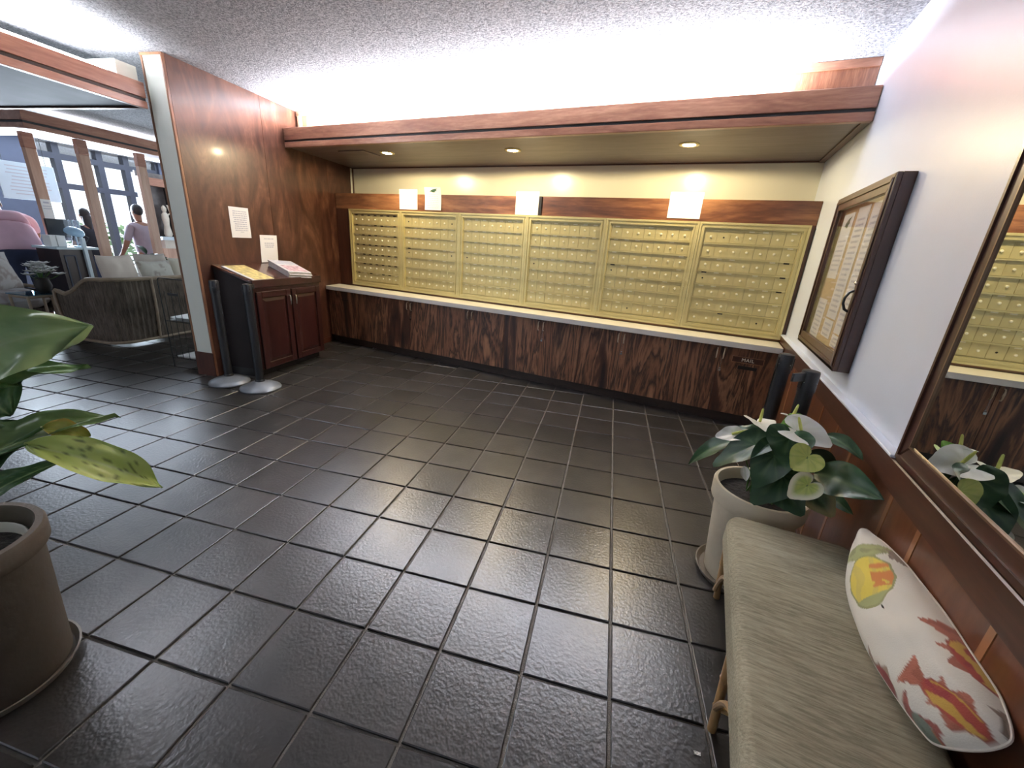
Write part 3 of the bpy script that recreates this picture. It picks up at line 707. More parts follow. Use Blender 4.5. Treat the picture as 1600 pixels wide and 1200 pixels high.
for a, b_, hs in ((-hy_ + .025, -.010, -1), (.010, hy_ - .025, 1)):
    dm = MB(); x0 = hx_ + .001; z0, z1 = .088, ZF - .100
    dm.box(x0, x0 + .019, a, a + .06, z0, z1).box(x0, x0 + .019, b_ - .06, b_, z0, z1).box(x0, x0 + .019, a + .06, b_ - .06, z0, z0 + .06).box(x0, x0 + .019, a + .06, b_ - .06, z1 - .06, z1)
    d = part('door', dm, M['cherry'], nc, b=0.003)
    y0, y1, q0, q1 = a + .06, b_ - .06, z0 + .06, z1 - .06
    rp_ = MB(); o_ = [(y0, q0), (y1, q0), (y1, q1), (y0, q1)]; i_ = [(y0 + .035, q0 + .035), (y1 - .035, q0 + .035), (y1 - .035, q1 - .035), (y0 + .035, q1 - .035)]
    rp_.add([(x0 + .004, *p) for p in o_] + [(x0 + .016, *p) for p in i_], [(4, 5, 6, 7)] + [(i, (i + 1) % 4, (i + 1) % 4 + 4, i + 4) for i in range(4)])
    part('raised_panel', rp_, M['cherry'], d)
    hy = (b_ - .03) if hs < 0 else (a + .03)
    part('handle', MB().tube([(x0 + .019, hy, z1 - .16), (x0 + .038, hy, z1 - .155), (x0 + .044, hy, z1 - .11), (x0 + .038, hy, z1 - .065), (x0 + .019, hy, z1 - .06)], [.005, .006, .008, .006, .005], 8), M['chrome'], d, smooth=True, label='brushed chrome handle')

# papers lying on the sloped top
sl = (ZF - ZB) / (2 * hx_)
def ontop(xl_, yl_, dz=0.0):    # local cabinet coords -> world
    return XF[nc.name] @ Vector((xl_, yl_, ZB + sl * (xl_ + hx_) + dz))
nt2 = thing('newspaper_stack', 'thick stack of folded newspapers on the sloped cabinet top', 'newspapers', ontop(.06, .20, .004), TH)
sa = math.atan(-sl)
Tn = Matrix.Rotation(sa, 4, 'Y') @ Matrix.Rotation(math.radians(-14), 4, 'Z')
for i in range(5):
    o_ = random.Random(i); dx, dy = o_.uniform(-.008, .008), o_.uniform(-.008, .008)
    m_ = MB().grid(9, 2, lambda u, q: (-.17 + .34 * u + dx, (q - .5) * .26 + dy, .001 + i * .0125 + .0065)) if False else MB()
    n_ = 8; zz0 = .002 + i * .0125
    pr = [(-.17 + dx, zz0), (.165 + dx, zz0), (.172 + dx, zz0 + .003), (.172 + dx, zz0 + .009), (.165 + dx, zz0 + .0118), (-.17 + dx, zz0 + .0118)]
    m_.prism(pr, -.135 + dy, .135 + dy, 'y', Tn)
    p_ = part('newspaper', m_, M['newsprint'], nt2)
    if i == 4:
        ph = MB()
        for (a0, a1, b0, b1) in ((-.02, .15, -.11, .11),): ph.add([(a0, b0, zz0 + .0126), (a1, b0, zz0 + .0126), (a1, b1, zz0 + .0126), (a0, b1, zz0 + .0126)], [(0, 1, 2, 3)], Tn)
        part('front_page_photo', ph, M['newscolor'], p_)
        tx = MB()
        for q in range(3): tx.add([(-.15 + q * .035, -.12, zz0 + .0126), (-.13 + q * .035, -.12, zz0 + .0126), (-.13 + q * .035, .12, zz0 + .0126), (-.15 + q * .035, .12, zz0 + .0126)], [(0, 1, 2, 3)], Tn)
        part('headline', tx, M['ink'], p_)
mg = thing('magazine', 'yellow covered magazine lying on the near end of the sloped cabinet top', 'magazine', ontop(.05, -.30, .004), TH)
Tm_ = Matrix.Rotation(sa, 4, 'Y')
part('pages', MB().box(-.20, .155, -.135, .125, .001, .006, Tm_), M['paper'], mg)
part('cover', MB().box(-.20, .155, -.105, .125, .0062, .0075, Tm_), M['yellowmag'], mg)

# ------------------------------------------------------------------ black stanchion posts
def stanchion(label, loc, rz, flip=False, tape=None):
    s_ = thing('stanchion', label, 'post', loc, rz, None)
    part('base', MB().lathe([(.168, 0.002), (.171, .012), (.166, .022), (.13, .040), (.085, .058), (.045, .070), (.036, .074)], 40), M['greybase'], s_, smooth=True, label='grey domed round base')
    part('pole', MB().lathe([(.034, .070), (.034, .86)], 24), M['blackmetal'], s_, smooth=False)
    part('collar', MB().lathe([(.040, .070), (.040, .085), (.035, .092)], 24), M['blackmetal'], s_, smooth=True)
    hd = part('belt_head', MB().lathe([(.0362, .85), (.0375, .858), (.0375, .945), (.035, .953), (.02, .957)], 24), M['blackmetal'], s_, smooth=True)
    for q in range(4):
        a = q * PI / 2 + .4
        part('screw', MB().ball((.0375 * math.cos(a), .0375 * math.sin(a), .90), .0035, 6, 4), M['chrome'], hd)
    sl_ = MB()
    for q in range(3):
        a = q * PI / 2; sl_.box(.034, .0405, -.010, .010, .868, .935, Matrix.Rotation(a, 4, 'Z'))
    part('tape_slot', sl_, M['black'], hd)
    if tape: part('belt_end', MB().box(.037, .115, -.006, .006, .905, .945, Matrix.Rotation(tape, 4, 'Z') @ Matrix.Translation((0, 0, .0))), M['blackmetal'], hd, b=.002)
    return s_
stanchion('black stanchion post nearest the pillar, left of the pair by the cabinet', (-3.955, 2.225, 0.002), .3)
stanchion('black stanchion post standing in front of the cherry cabinet corner', (-3.592, 2.286, 0.002), .9, tape=1.2)
stanchion('black stanchion post behind the anthurium, nearer the mailboxes', (.470, 2.625, 0.002), .2)
stanchion('black stanchion post behind the anthurium with a belt end sticking out', (.520, 2.275, 0.002), .5, tape=math.radians(195))

# ------------------------------------------------------------------ notice board on the right wall
nbd = thing('notice_board', 'dark wood framed glass notice board with papers hung on the white wall', 'board', (XW, 2.92, .935))
BY0, BY1, Z0, Z1 = 2.45, 3.40, .935, 1.83; XF0 = XW - .07
fw_ = .075
cs = MB(); cs.box(XF0 + .022, XW - .001, BY0, BY0 + .02, Z0, Z1).box(XF0 + .022, XW - .001, BY1 - .02, BY1, Z0, Z1).box(XF0 + .022, XW - .001, BY0 + .02, BY1 - .02, Z0, Z0 + .02).box(XF0 + .022, XW - .001, BY0 + .02, BY1 - .02, Z1 - .02, Z1)
part('case', cs, M['frame'], nbd, True)
part('cork_back', MB().box(XW - .030, XW - .002, BY0 + .02, BY1 - .02, Z0 + .02, Z1 - .02), M['cork'], nbd, True)
def miter(x0, x1, ya, yb, za, zb, wd):
    o_ = [(ya, za), (yb, za), (yb, zb), (ya, zb)]; i_ = [(ya + wd, za + wd), (yb - wd, za + wd), (yb - wd, zb - wd), (ya + wd, zb - wd)]
    return [MB().prism([o_[q], o_[(q + 1) % 4], i_[(q + 1) % 4], i_[q]], x0, x1, 'x') for q in range(4)]
dr = part('door', miter(XF0, XF0 + .022, BY0, BY1, Z0, Z1, .012)[0], M['frame'], nbd, True)
fm = MB()
for q in miter(XF0, XF0 + .022, BY0, BY1, Z0, Z1, fw_): fm.add(q.v, q.f)
for q in miter(XF0 - .006, XF0, BY0 + .018, BY1 - .018, Z0 + .018, Z1 - .018, .02): fm.add(q.v, q.f)
part('door_frame', fm, M['frame'], nbd, True, b=.003)
part('pane', MB().box(XF0 + .010, XF0 + .013, BY0 + fw_ - .005, BY1 - fw_ + .005, Z0 + fw_ - .005, Z1 - fw_ + .005), M['glass'], nbd, True)
part('handle', MB().tube([(XF0 - .005, BY0 + .035, 1.225), (XF0 - .022, BY0 + .035, 1.235), (XF0 - .034, BY0 + .035, 1.262), (XF0 - .034, BY0 + .035, 1.288), (XF0 - .022, BY0 + .035, 1.315), (XF0 - .005, BY0 + .035, 1.325)], .006, 8), M['blackmetal'], nbd, True, smooth=True, label='black bow handle')
part('latch', MB().lathe([(.009, 0), (.009, .006), (.004, .009)], 12, Matrix.Translation((XF0 - .006, BY0 + .035, 1.36)) @ Matrix.Rotation(-PI / 2, 4, 'Y')), M['chrome'], nbd, True)
for yy in (2.6, 3.2): pass
xs = XW - .031; nL = (-1, 0, 0)
def bsheet(label, y1_, z1_, w_, h_, ls, bird=False): return sheet('posted_sheet', label, (xs, y1_, z1_), (0, -1, 0), D, w_, h_, nL, ls, 'paper', bird=bird)
bsheet('posted sheet with a dark emblem, upper left in the notice board', 3.30, 1.73, .215, .37, lines(.40, .85, 7, seed=21, thick=.4), True)
bsheet('tall posted sheet of text in the middle of the notice board', 3.03, 1.745, .20, .60, lines(.10, .92, 18, seed=22, thick=.4))
bsheet('tall posted sheet at the right edge of the notice board', 2.79, 1.745, .20, .66, lines(.10, .92, 20, seed=23, thick=.4))
bsheet('small posted sheet of text, lower left in the notice board', 3.31, 1.235, .20, .235, lines(.1, .9, 8, seed=24, thick=.4))
bsheet('posted sheet below the tall middle sheet in the notice board', 3.035, 1.135, .19, .10, lines(.2, .8, 3, seed=25, thick=.4))
bsheet('posted sheet low at the right edge of the notice board', 2.79, 1.075, .20, .065, lines(.2, .8, 3, seed=26, thick=.4))

# ------------------------------------------------------------------ mirror on the right wall
mr_ = thing('wall_mirror', 'large mirror in a wide dark wood frame on the right wall', 'mirror', (XW, 1.1, .83))
MY0, MY1, MZ0, MZ1 = .18, 1.675, .8245, 1.95
stile = miter(XW - .030, XW, MY0, MY1, MZ0, MZ1, .072)
for i, q in enumerate(stile): part('frame_rail' if i in (0, 2) else 'frame_stile', q, M['framey'] if i in (0, 2) else M['frame'], mr_, True, b=.004)
bd_ = MB()
for q in miter(XW - .033, XW - .008, MY0 + .068, MY1 - .068, MZ0 + .068, MZ1 - .068, .006): bd_.add(q.v, q.f)
part('inner_bead', bd_, M['gold'], mr_, True, label='pale inner bead')
bd_ = MB()
for q in miter(XW - .036, XW - .02, MY0 + .014, MY1 - .014, MZ0 + .014, MZ1 - .014, .012): bd_.add(q.v, q.f)
part('outer_bead', bd_, M['frame'], mr_, True)
part('mirror_glass', MB().box(XW - .027, XW - .002, MY0 + .07, MY1 - .07, MZ0 + .07, MZ1 - .07), M['mirror'], mr_, True)


# ------------------------------------------------------------------ cushions
def cushion_geo(w_, d_, h_, nu=40, nv=30, edge=0.03, fn=None, cf=None):
    """box cushion with rounded edges, base at z = 0"""
    mb = MB()
    return mb


def pillow(mb, T_, w_, h_, th, n=26, colf=None, colb=None, pinch=0.06, seed=0):
    """knife edge pillow in local xy, thickness along z"""
    def prof(u, v):
        a = 2 * u - 1; b = 2 * v - 1
        return (max(0.0, (1 - a ** 4)) * max(0.0, (1 - b ** 4))) ** 0.55
    def P(s):
        def f(u, v):
            a = 2 * u - 1; b = 2 * v - 1; k = prof(u, v)
            x = a * (w_ / 2) * (1 - pinch * (1 - b * b) * abs(a)); y = b * (h_ / 2) * (1 - pinch * (1 - a * a) * abs(b))
            wr = 0.010 * noise.noise(Vector((u * 5 + seed, v * 5, s * 3))) * k
            return (x, y, s * (th / 2 * k) + wr)
        return f
    mb.grid(n, n, P(1), colf, T_); mb.grid(n, n, P(-1), colb or colf, T_)
    return mb


# ------------------------------------------------------------------ bench
BXL, BXR, BYF, BYN = .252, .672, 1.655, .36; SZ = .455
bn = thing('bench', 'low rattan bench with a long grey beige slub fabric seat by the right wall', 'bench', ((BXL + BXR) / 2, (BYF + BYN) / 2, 0))
def seat(u, q):      # closed section along the bench
    return None
sc_ = []; ww = BXR - BXL; hh = .115
sec = []
for (cx_, cz_, a0) in ((ww / 2 - .03, hh - .035, 0), (-(ww / 2 - .03), hh - .035, PI / 2), (-(ww / 2 - .018), .018, PI), (ww / 2 - .018, .018, 3 * PI / 2)):
    r_ = .03 if cz_ > .05 else .018
    rz_ = .035 if cz_ > .05 else .018
    for k in range(5):
        a = a0 + k * PI / 8; sec.append((cx_ + r_ * math.cos(a), cz_ + rz_ * math.sin(a)))
def seatring(y, s_, crown):
    return [((BXL + BXR) / 2 + x * s_, y, SZ - hh + (z if z < .05 else hh * .0 + (hh / 2 + (z - hh / 2) * (0.55 + .45 * s_))) + (crown * (1 - (x / (ww / 2)) ** 2) if z > .08 else 0)) for x, z in sec]
ys = [(BYF, .90), (BYF - .006, .955), (BYF - .018, .985), (BYF - .035, 1.0)] + [(BYF - .035 - i * (BYF - BYN - .07) / 14, 1.0) for i in range(1, 14)] + [(BYN + .035, 1.0), (BYN + .018, .985), (BYN + .006, .955), (BYN, .90)]
sb_ = MB(); n_ = len(sec); vs = []; fs = []
for i, (y, s_) in enumerate(ys): vs += seatring(y, s_, .006)
for i in range(len(ys) - 1):
    for k in range(n_): fs.append((i * n_ + k, i * n_ + (k + 1) % n_, (i + 1) * n_ + (k + 1) % n_, (i + 1) * n_ + k))
fs.append(tuple(range(n_))); fs.append(tuple(range((len(ys) - 1) * n_, len(ys) * n_)))
sb_.add(vs, fs); st = part('seat_cushion', sb_, M['bench'], bn, True, smooth=True)
pp = MB()
for zz in (SZ - .028, SZ - hh + .014):
    e = .004; r_ = .03
    loop = [(BXL + e, BYF - r_, zz), (BXL + r_ * .4, BYF - r_ * .3, zz), (BXL + r_, BYF - e, zz), (BXR - r_, BYF - e, zz), (BXR - e, BYF - r_, zz), (BXR - e, BYN + r_, zz), (BXR - r_, BYN + e, zz), (BXL + r_, BYN + e, zz), (BXL + e, BYN + r_, zz)]
    pp.tube(loop, .0035, 6, None, True)
part('piping', pp, M['bench'], st, True, smooth=True)
zf = SZ - hh - .012
fr = MB(); fr.tube([(BXL + .02, BYF - .02, zf), (BXR - .02, BYF - .02, zf), (BXR - .02, BYN + .02, zf), (BXL + .02, BYN + .02, zf)], .012, 8, None, True)
part('seat_rail', fr, M['bamboo'], bn, True, smooth=True)
for sx, x in ((1, BXL + .022), (-1, BXR - .022)):
    for sy, y in ((-1, BYF - .035), (-1, 1.105), (1, BYN + .06)):
        foot = Vector((x + sx * .012, y + (.115 if y > 1.5 else 0.0) , 0.001)); top = Vector((x, y, zf))
        if y > 1.5: foot = Vector((x + sx * .03, y + .085, .001))
        lg = part('leg', MB().tube([foot, foot.lerp(top, .3), foot.lerp(top, .32), foot.lerp(top, .34), foot.lerp(top, .66), foot.lerp(top, .68), foot.lerp(top, .70), top], [.0135, .013, .0155, .013, .013, .0155, .013, .013], 10), M['bamboo'], bn, True, smooth=True)
        # cane brace arching from the leg to the rail
        pts = []
        for k in range(9):
            a = k / 8; yy = y - .03 - sy * 0 - .20 * a if y > 1.0 else y + .03 + .20 * a
            pts.append((x - sx * .004, yy, .13 + (zf - .13) * (1 - (1 - a) ** 2) ))
        part('brace', MB().tube(pts, .009, 8), M['bamboo'], bn, True, smooth=True)
part('stretcher', MB().tube([(BXL + .03, 1.105, .10), (BXR - .03, 1.105, .10)], .010, 8), M['bamboo'], bn, True, smooth=True)

# printed pillow leaning against the wall on the bench
def rot2(x, y, a): return x * math.cos(a) - y * math.sin(a), x * math.sin(a) + y * math.cos(a)
PO = [(1350, 825), (1342, 840), (1335, 858), (1326, 905), (1330, 945), (1345, 990), (1362, 1030), (1380, 1060), (1410, 1105), (1440, 1145), (1462, 1166), (1500, 1175), (1545, 1176), (1580, 1165), (1584, 1145), (1574, 1112), (1559, 1080), (1520, 1022), (1480, 962), (1440, 911), (1415, 880), (1385, 850), (1365, 835)]
psl = math.radians(58); pn = Vector((-math.sin(psl), 0, math.cos(psl))); p0 = Vector((.585, 1.2, .47)); pe2 = Vector((math.cos(psl), 0, math.sin(psl)))
def inpl(px, py, off=0.0):
    q = onplane(px, py, p0 + pn * off, pn) - p0; return q.y, q.dot(pe2)
FISH = []
for (tx_, ty_, hx_0, hy_0, hh0, kk) in ((1350, 852, 1390, 992, .088, 'y'), (1424, 1052, 1556, 1160, .034, 'r'), (1462, 962, 1566, 1096, .030, 'r'), (1342, 1018, 1404, 1094, .024, 'm'), (1398, 1092, 1452, 1172, .030, 'g'), (1376, 846, 1402, 874, .012, 't'), (1540, 1090, 1560, 1150, .010, 't')):
    a0 = inpl(tx_, ty_, .05); a1 = inpl(hx_0, hy_0, .05)
    FISH.append(((a0[0] + a1[0]) / 2, (a0[1] + a1[1]) / 2, math.hypot(a1[0] - a0[0], a1[1] - a0[1]) / 2, hh0, math.atan2(a1[1] - a0[1], a1[0] - a0[0]), kk))
def print_col(x, y, base=(.80, .77, .68)):
    c = Vector(base); n0 = noise.noise(Vector((x * 9, y * 9, 2)))
    for fx, fy, L_, H_, a, k in FISH:
        u, v = rot2(x - fx, y - fy, -a); wob = 1 + .12 * noise.noise(Vector((x * 28, y * 28, fx)))
        body = (u / (L_ * .62)) ** 2 + (v / (H_ * .72)) ** 2
        tail = (-L_ * 1.0 < u < -L_ * .5) and abs(v) < H_ * (.16 + .95 * (-u - L_ * .5) / (L_ * .5))
        fin = k != 'y' and abs(u) < L_ * .34 and H_ * .55 < abs(v) < H_ * (.98 - .5 * abs(u) / L_ + .25 * math.sin(u * 130))
        nn = noise.noise(Vector((x * 40, y * 40, 7))); st_ = math.sin(v * 160 + 5 * noise.noise(Vector((x * 15, y * 15, 1))))
        if k == 'y': B = [(.70, .56, .10), (.62, .50, .12), (.58, .22, .07), (.36, .37, .17)]
        elif k == 'r': B = [(.36, .07, .05), (.58, .36, .08), (.30, .05, .05), (.40, .14, .09)]
        elif k == 'm': B = [(.32, .06, .05), (.24, .05, .04), (.42, .26, .14), (.36, .27, .19)]
        elif k == 'g': B = [(.19, .22, .17), (.40, .17, .09), (.27, .28, .22), (.36, .12, .09)]
        else: B = [(.27, .20, .15)] * 4
        if body < wob:
            i = 0
            if k == 'y':
                i = 2 if (v < -H_ * .12 and -L_ * .35 < u < L_ * .25 and nn > -.25) else (3 if u > L_ * .38 else (0 if st_ > -.4 else 1))
            else: i = 1 if (st_ > .25 and body < .8) else (2 if nn > .18 else 0)
            c = Vector(B[i])
            if body > wob * .86: c = Vector(B[3]) * .8
        elif tail or fin: c = Vector(B[3]) * (1.0 if nn > -.1 else .75)
    return tuple(c * (1 + .04 * n0))
rim = [Vector((*inpl(*q), 0)) for q in PO]; cen = sum(rim, Vector()) / len(rim); nr_ = len(rim)
def rimp(t):
    f_ = t * nr_; i0 = int(f_) % nr_; a = f_ - int(f_); p_ = [rim[(i0 + k) % nr_] for k in (-1, 0, 1, 2)]
    return .5 * (2 * p_[1] + (p_[2] - p_[0]) * a + (2 * p_[0] - 5 * p_[1] + 4 * p_[2] - p_[3]) * a * a + (3 * p_[1] - p_[0] - 3 * p_[2] + p_[3]) * a ** 3)
def psurf(sg):
    def f(u, q):
        r = .02 + .98 * q; m = cen + (rimp(u) - cen) * r * .985
        h = sg * .078 * max(0, 1 - r ** 2.6) ** .62 + .013 * noise.noise(Vector((m.x * 13, m.y * 19, sg))) * (1 - r) + .004 * math.sin(u * 90) * r ** 6 * (1 - r)
        return p0 + Vector((0, m.x, 0)) + pe2 * m.y + pn * h
    return f
def pcolr(u, q):
    m = cen + (rimp(u) - cen) * (.02 + .98 * q); return print_col(m.x, m.y)
pl_ = thing('fish_pillow', 'white cotton pillow printed with yellow and red fish, leaning on the bench', 'pillow', (.60, 1.22, SZ + .008))
pm = MB().grid(260, 60, psurf(1), pcolr, None, True); pm.grid(60, 14, psurf(-1), lambda u, q: (.76, .73, .64), None, True)
part('cover', pm, M['pillow'], pl_, True, smooth=True)
part('edge_seam', MB().tube([p0 + Vector((0, (cen + (rimp(i / 90) - cen) * .985).x, 0)) + pe2 * (cen + (rimp(i / 90) - cen) * .985).y for i in range(90)], .003, 6, None, True), M['creamfab'], pl_, True, smooth=True)

# ------------------------------------------------------------------ potted plants
def leafmesh(mb, base, tip, wd, nrm, kind='lance', bend=.12, cup=.12, wave=.0, colf=None, nu=13, nv=9, seed=0):
    base = Vector(base); tip = Vector(tip); ax = tip - base; L_ = ax.length; ax.normalize(); nrm = Vector(nrm)
    nrm = (nrm - ax * nrm.dot(ax)).normalized(); side = ax.cross(nrm).normalized()
    def width(u):
        if kind == 'heart': return (math.sin(PI * min(1, (u * .86 + .14))) ** .75) * (1 - u * .25) * 1.12 if u < .99 else 0.02
        return max(.02, math.sin(PI * min(1.0, u ** .8)) ** .8)
    def f(u, q):
        v = 2 * q - 1; wv = width(u) * wd / 2
        uu = u
        if kind == 'heart' and u < .3: uu = u - (abs(v) * .28) * (1 - u / .3)
        p = base + ax * (L_ * uu) + side * (v * wv)
        h = bend * L_ * (4 * u * (1 - u)) * .5 - bend * L_ * u * u * .6 + cup * wv * (v * v) * 1.0 + wave * wd * noise.noise(Vector((u * 4 + seed, v * 1.6, seed))) * abs(v)
        h += .006 * (1 - abs(v)) * (-1) * (1 if kind != 'x' else 0)
        return p + nrm * h
    return mb.grid(nu, nv, f, colf)


HR = [(0, .84), (8, .76), (20, .64), (40, .545), (65, .50), (90, .49), (115, .50), (138, .47), (156, .40), (170, .26), (180, .10)]
def heartmesh(mb, base, tip, wd, nrm, bend=.12, cup=.15, wave=.1, colf=None, na=44, nr=8, seed=0):
    """heart shaped blade around its stalk: base is where the stalk meets it"""
    base = Vector(base); tip = Vector(tip); ax = tip - base; L_ = ax.length; ax.normalize(); nrm = Vector(nrm)
    nrm = (nrm - ax * nrm.dot(ax)).normalized(); side = ax.cross(nrm).normalized(); sy = wd / 2 / .50
    def rr(ph):
        d = abs(math.degrees(ph))
        for (a0, r0), (a1, r1) in zip(HR[:-1], HR[1:]):
            if d <= a1 + 1e-6: return r0 + (r1 - r0) * (d - a0) / (a1 - a0)
        return HR[-1][1]
    def f(u, q):
        ph = (u - .5) * 2 * PI * .9999; r = (.03 + .97 * q) * rr(ph); X = r * math.cos(ph); Y = r * math.sin(ph)
        p = base + ax * (X * L_ / .84) + side * (Y * sy)
        h = bend * L_ * (X * .9 - X * X * 1.5) + cup * wd * (abs(Y) ** 1.4) - .02 * wd * math.exp(-(Y / .05) ** 2) + wave * wd * noise.noise(Vector((X * 3 + seed, Y * 3, seed))) * q
        return p + nrm * h
    return mb.grid(na, nr, f, (lambda u, q: colf((u - .5) * 2 * PI, q)) if colf else None)


def hcol(dark, light, vein, seed, edge=None):
    dark, light, vein = Vector(dark), Vector(light), Vector(vein)
    def c(ph, q):
        k = .5 + .6 * noise.noise(Vector((q * math.cos(ph) * 3 + seed * 3.1, q * math.sin(ph) * 3, seed)))
        x = dark.lerp(light, min(1, max(0, k))); d = abs(math.degrees(ph))
        for a in (0, 38, 75, 112, 145):
            if abs(d - a) < (3 if a else 2.5) / max(.25, q): x = x.lerp(vein, .55)
        if edge is not None and q > .55: x = x.lerp(Vector(edge), min(1, (q - .55) / .3))
        return tuple(x)
    return c


def lcol(dark, light, vein, seed, edge=None, spots=0.0):
    dark, light, vein = Vector(dark), Vector(light), Vector(vein)
    def c(u, q):
        v = abs(2 * q - 1); k = .5 + .5 * noise.noise(Vector((u * 5 + seed * 3.1, q * 5, seed)))
        x = dark.lerp(light, min(1, max(0, k)))
        if v < .06: x = vein
        rib = abs(math.sin((u * 1.0 - v * .22) * 30))
        if rib < .14 and v > .06: x = x.lerp(vein, .35)
        if edge is not None and v > .7: x = x.lerp(Vector(edge), (v - .7) / .3)
        if spots and noise.noise(Vector((u * 22 + seed, q * 22, 4))) > spots: x = x * .35
        return tuple(x)
    return c


# white anthurium in the pale pot
PC = Vector((.385, 1.905, 0))
pot = thing('anthurium_pot', 'pale stone pot of white flowering anthurium standing at the end of the bench', 'plant', PC)
part('saucer', MB().lathe([(.14, .002), (.165, .004), (.178, .030), (.182, .034), (.176, .034), (.160, .012), (.02, .010)], 40), M['saucer'], pot, smooth=True)
part('pot', MB().lathe([(.02, .012), (.135, .012), (.140, .02), (.168, .395), (.170, .40), (.184, .402), (.187, .41), (.188, .475), (.184, .482), (.172, .482), (.168, .475), (.160, .40), (.02, .40)], 48), M['pot'], pot, smooth=True)
part('soil', MB().lathe([(.004, .438), (.10, .436), (.166, .428), (.166, .41)], 24, cap=False), M['soil'], pot, smooth=True)
nP = Vector((PC.x, PC.y, 0)).normalized()
def at(px, py, off=0.0):        # a point of the plant: offset metres toward the camera from the pot axis
    q = onplane(px, py, PC - nP * off, nP)
    return q if q.x < .655 else onx(px, py, .655)
tocam = Vector((-.2, -.85, .62))
upn = Vector((-.1, -.45, .9))
G1, G2, V1 = (.012, .040, .016), (.030, .082, .030), (.075, .13, .055)
LV = [  # base px, tip px, width, offsets, normal
 ((1160, 684), (1070, 721), .090, .02, .02, upn, 'lance'), ((1180, 694), (1109, 728), .135, .10, .12, upn, 'heart'),
 ((1196, 674), (1142, 668), .075, .02, .0, upn, 'heart'), ((1234, 684), (1219, 722), .165, .10, .17, tocam, 'heart'),
 ((1210, 712), (1177, 764), .150, .13, .20, tocam, 'heart'), ((1222, 742), (1172, 789), .165, .12, .20, tocam, 'heart'),
 ((1246, 660), (1216, 680), .090, -.03, .02, upn, 'heart'), ((1290, 678), (1350, 714), .070, -.06, -.08, upn, 'lance'),
 ((1272, 738), (1372, 774), .150, .04, .03, tocam, 'lance'), ((1222, 764), (1256, 808), .140, .12, .18, tocam, 'heart'),
 ((1270, 768), (1304, 810), .130, .08, .12, tocam, 'heart'), ((1262, 706), (1312, 738), .090, -.04, -.05, tocam, 'lance'),
 ((1284, 768), (1330, 800), .060, -.02, -.05, tocam, 'lance'), ((1180, 680), (1128, 690), .080, -.04, -.06, upn, 'heart'),
 ((1236, 700), (1262, 742), .10, .02, .06, tocam, 'heart')]
root = PC + Vector((0, 0, .43))
for i, (a, b_, wd, o0, o1, nr, kd) in enumerate(LV):
    A = at(*a, o0); Bt = at(*b_, o1)
    fc_ = hcol if kd == 'heart' else lcol
    cf = fc_(G1, G2, V1, i) if i != 6 else fc_((.10, .26, .03), (.17, .36, .05), (.25, .45, .10), i)
    if i == 10: cf = fc_(G1, (.08, .11, .04), V1, i, edge=(.34, .31, .14))
    gm = heartmesh(MB(), A, Bt, wd, nr, .16, .25, .10, cf, seed=i) if kd == 'heart' else leafmesh(MB(), A, Bt, wd, nr, kd, .16, .18, .10, cf, 15, 11, i)
    gm.v = [(min(p_[0], .684), p_[1], p_[2]) for p_ in gm.v]
    lf = part('leaf', gm, M['leaf'], pot, True, smooth=True)
    r_ = random.Random(i); q0 = root + Vector((r_.uniform(-.06, .06), r_.uniform(-.06, .06), 0)); md = q0.lerp(A, .55) + Vector((0, 0, .03))
    part('leaf_stalk', MB().tube([q0, md, A], [.0035, .003, .0025], 6), M['stem'], lf, True, smooth=True)
FL = [  # centre-base px, tip px, width, offset, normal, colour, spadix direction
 ((1147, 679), (1116, 681), .088, .05, Vector((-.2, -.5, .85)), 'w', Vector((.5, .1, .25))), ((1186, 661), (1186, 661), .12, .02, None, 'w', Vector((0, .1, 1))),
 ((1240, 655), (1219, 645), .085, -.02, Vector((.1, .25, 1)), 'w', Vector((.15, .1, 1))), ((1245, 672), (1303, 698), .150, .06, Vector((-.1, -.5, .86)), 'w', Vector((-.2, 0, .5))),
 ((1262, 714), (1236, 734), .120, .15, Vector((0, -.75, .66)), 'y', None), ((1262, 758), (1230, 778), .105, .17, Vector((0, -.75, .66)), 'y', None)]
for i, (a, b_, wd, o0, nr, kc, sp) in enumerate(FL):
    A = at(*a, o0)
    if i == 1: Bt = A + Vector((.02, -.10, .005)); nr = Vector((0, .15, 1)); A = A + Vector((0, .02, .0))
    else: Bt = at(*b_, o0 + .02)
    ww_ = hcol((.80, .80, .72), (.86, .87, .80), (.74, .77, .64), i) if kc == 'w' else hcol((.50, .58, .12), (.66, .68, .22), (.40, .50, .12), i)
    if i == 5: ww_ = hcol((.36, .50, .08), (.62, .66, .20), (.30, .42, .1), i, edge=(.80, .80, .60))
    fl = part('flower', heartmesh(MB(), A, Bt, wd, nr, .10, .35, .06, ww_, seed=i + 30), M['spathe'], pot, True, smooth=True, label='white anthurium flower' if kc == 'w' else 'yellow green anthurium flower')
    if sp is not None:
        s0 = A + (Bt - A) * .12 + Vector((0, 0, .004)); sp = sp.normalized()
        part('spadix', MB().tube([s0, s0 + sp * .02, s0 + sp * .04, s0 + sp * .056, s0 + sp * .060], [.005, .0062, .0055, .004, .001], 8), M['spadix'], fl, True, smooth=True)
    r_ = random.Random(i + 50); q0 = root + Vector((r_.uniform(-.05, .05), r_.uniform(-.05, .05), 0))
    part('flower_stalk', MB().tube([q0, q0.lerp(A, .6) + Vector((0, 0, .02)), A - Vector((0, 0, .004))], .0028, 6), M['stem'], fl, True, smooth=True)
part('flower', leafmesh(MB(), at(1163, 728, .14), at(1166, 752, .16), .035, tocam, 'lance', .1, .4, 0, lcol((.75, .75, .68), (.82, .82, .74), (.6, .65, .5), 77), 9, 7, 5), M['spathe'], pot, True, smooth=True, label='folded white anthurium bud')

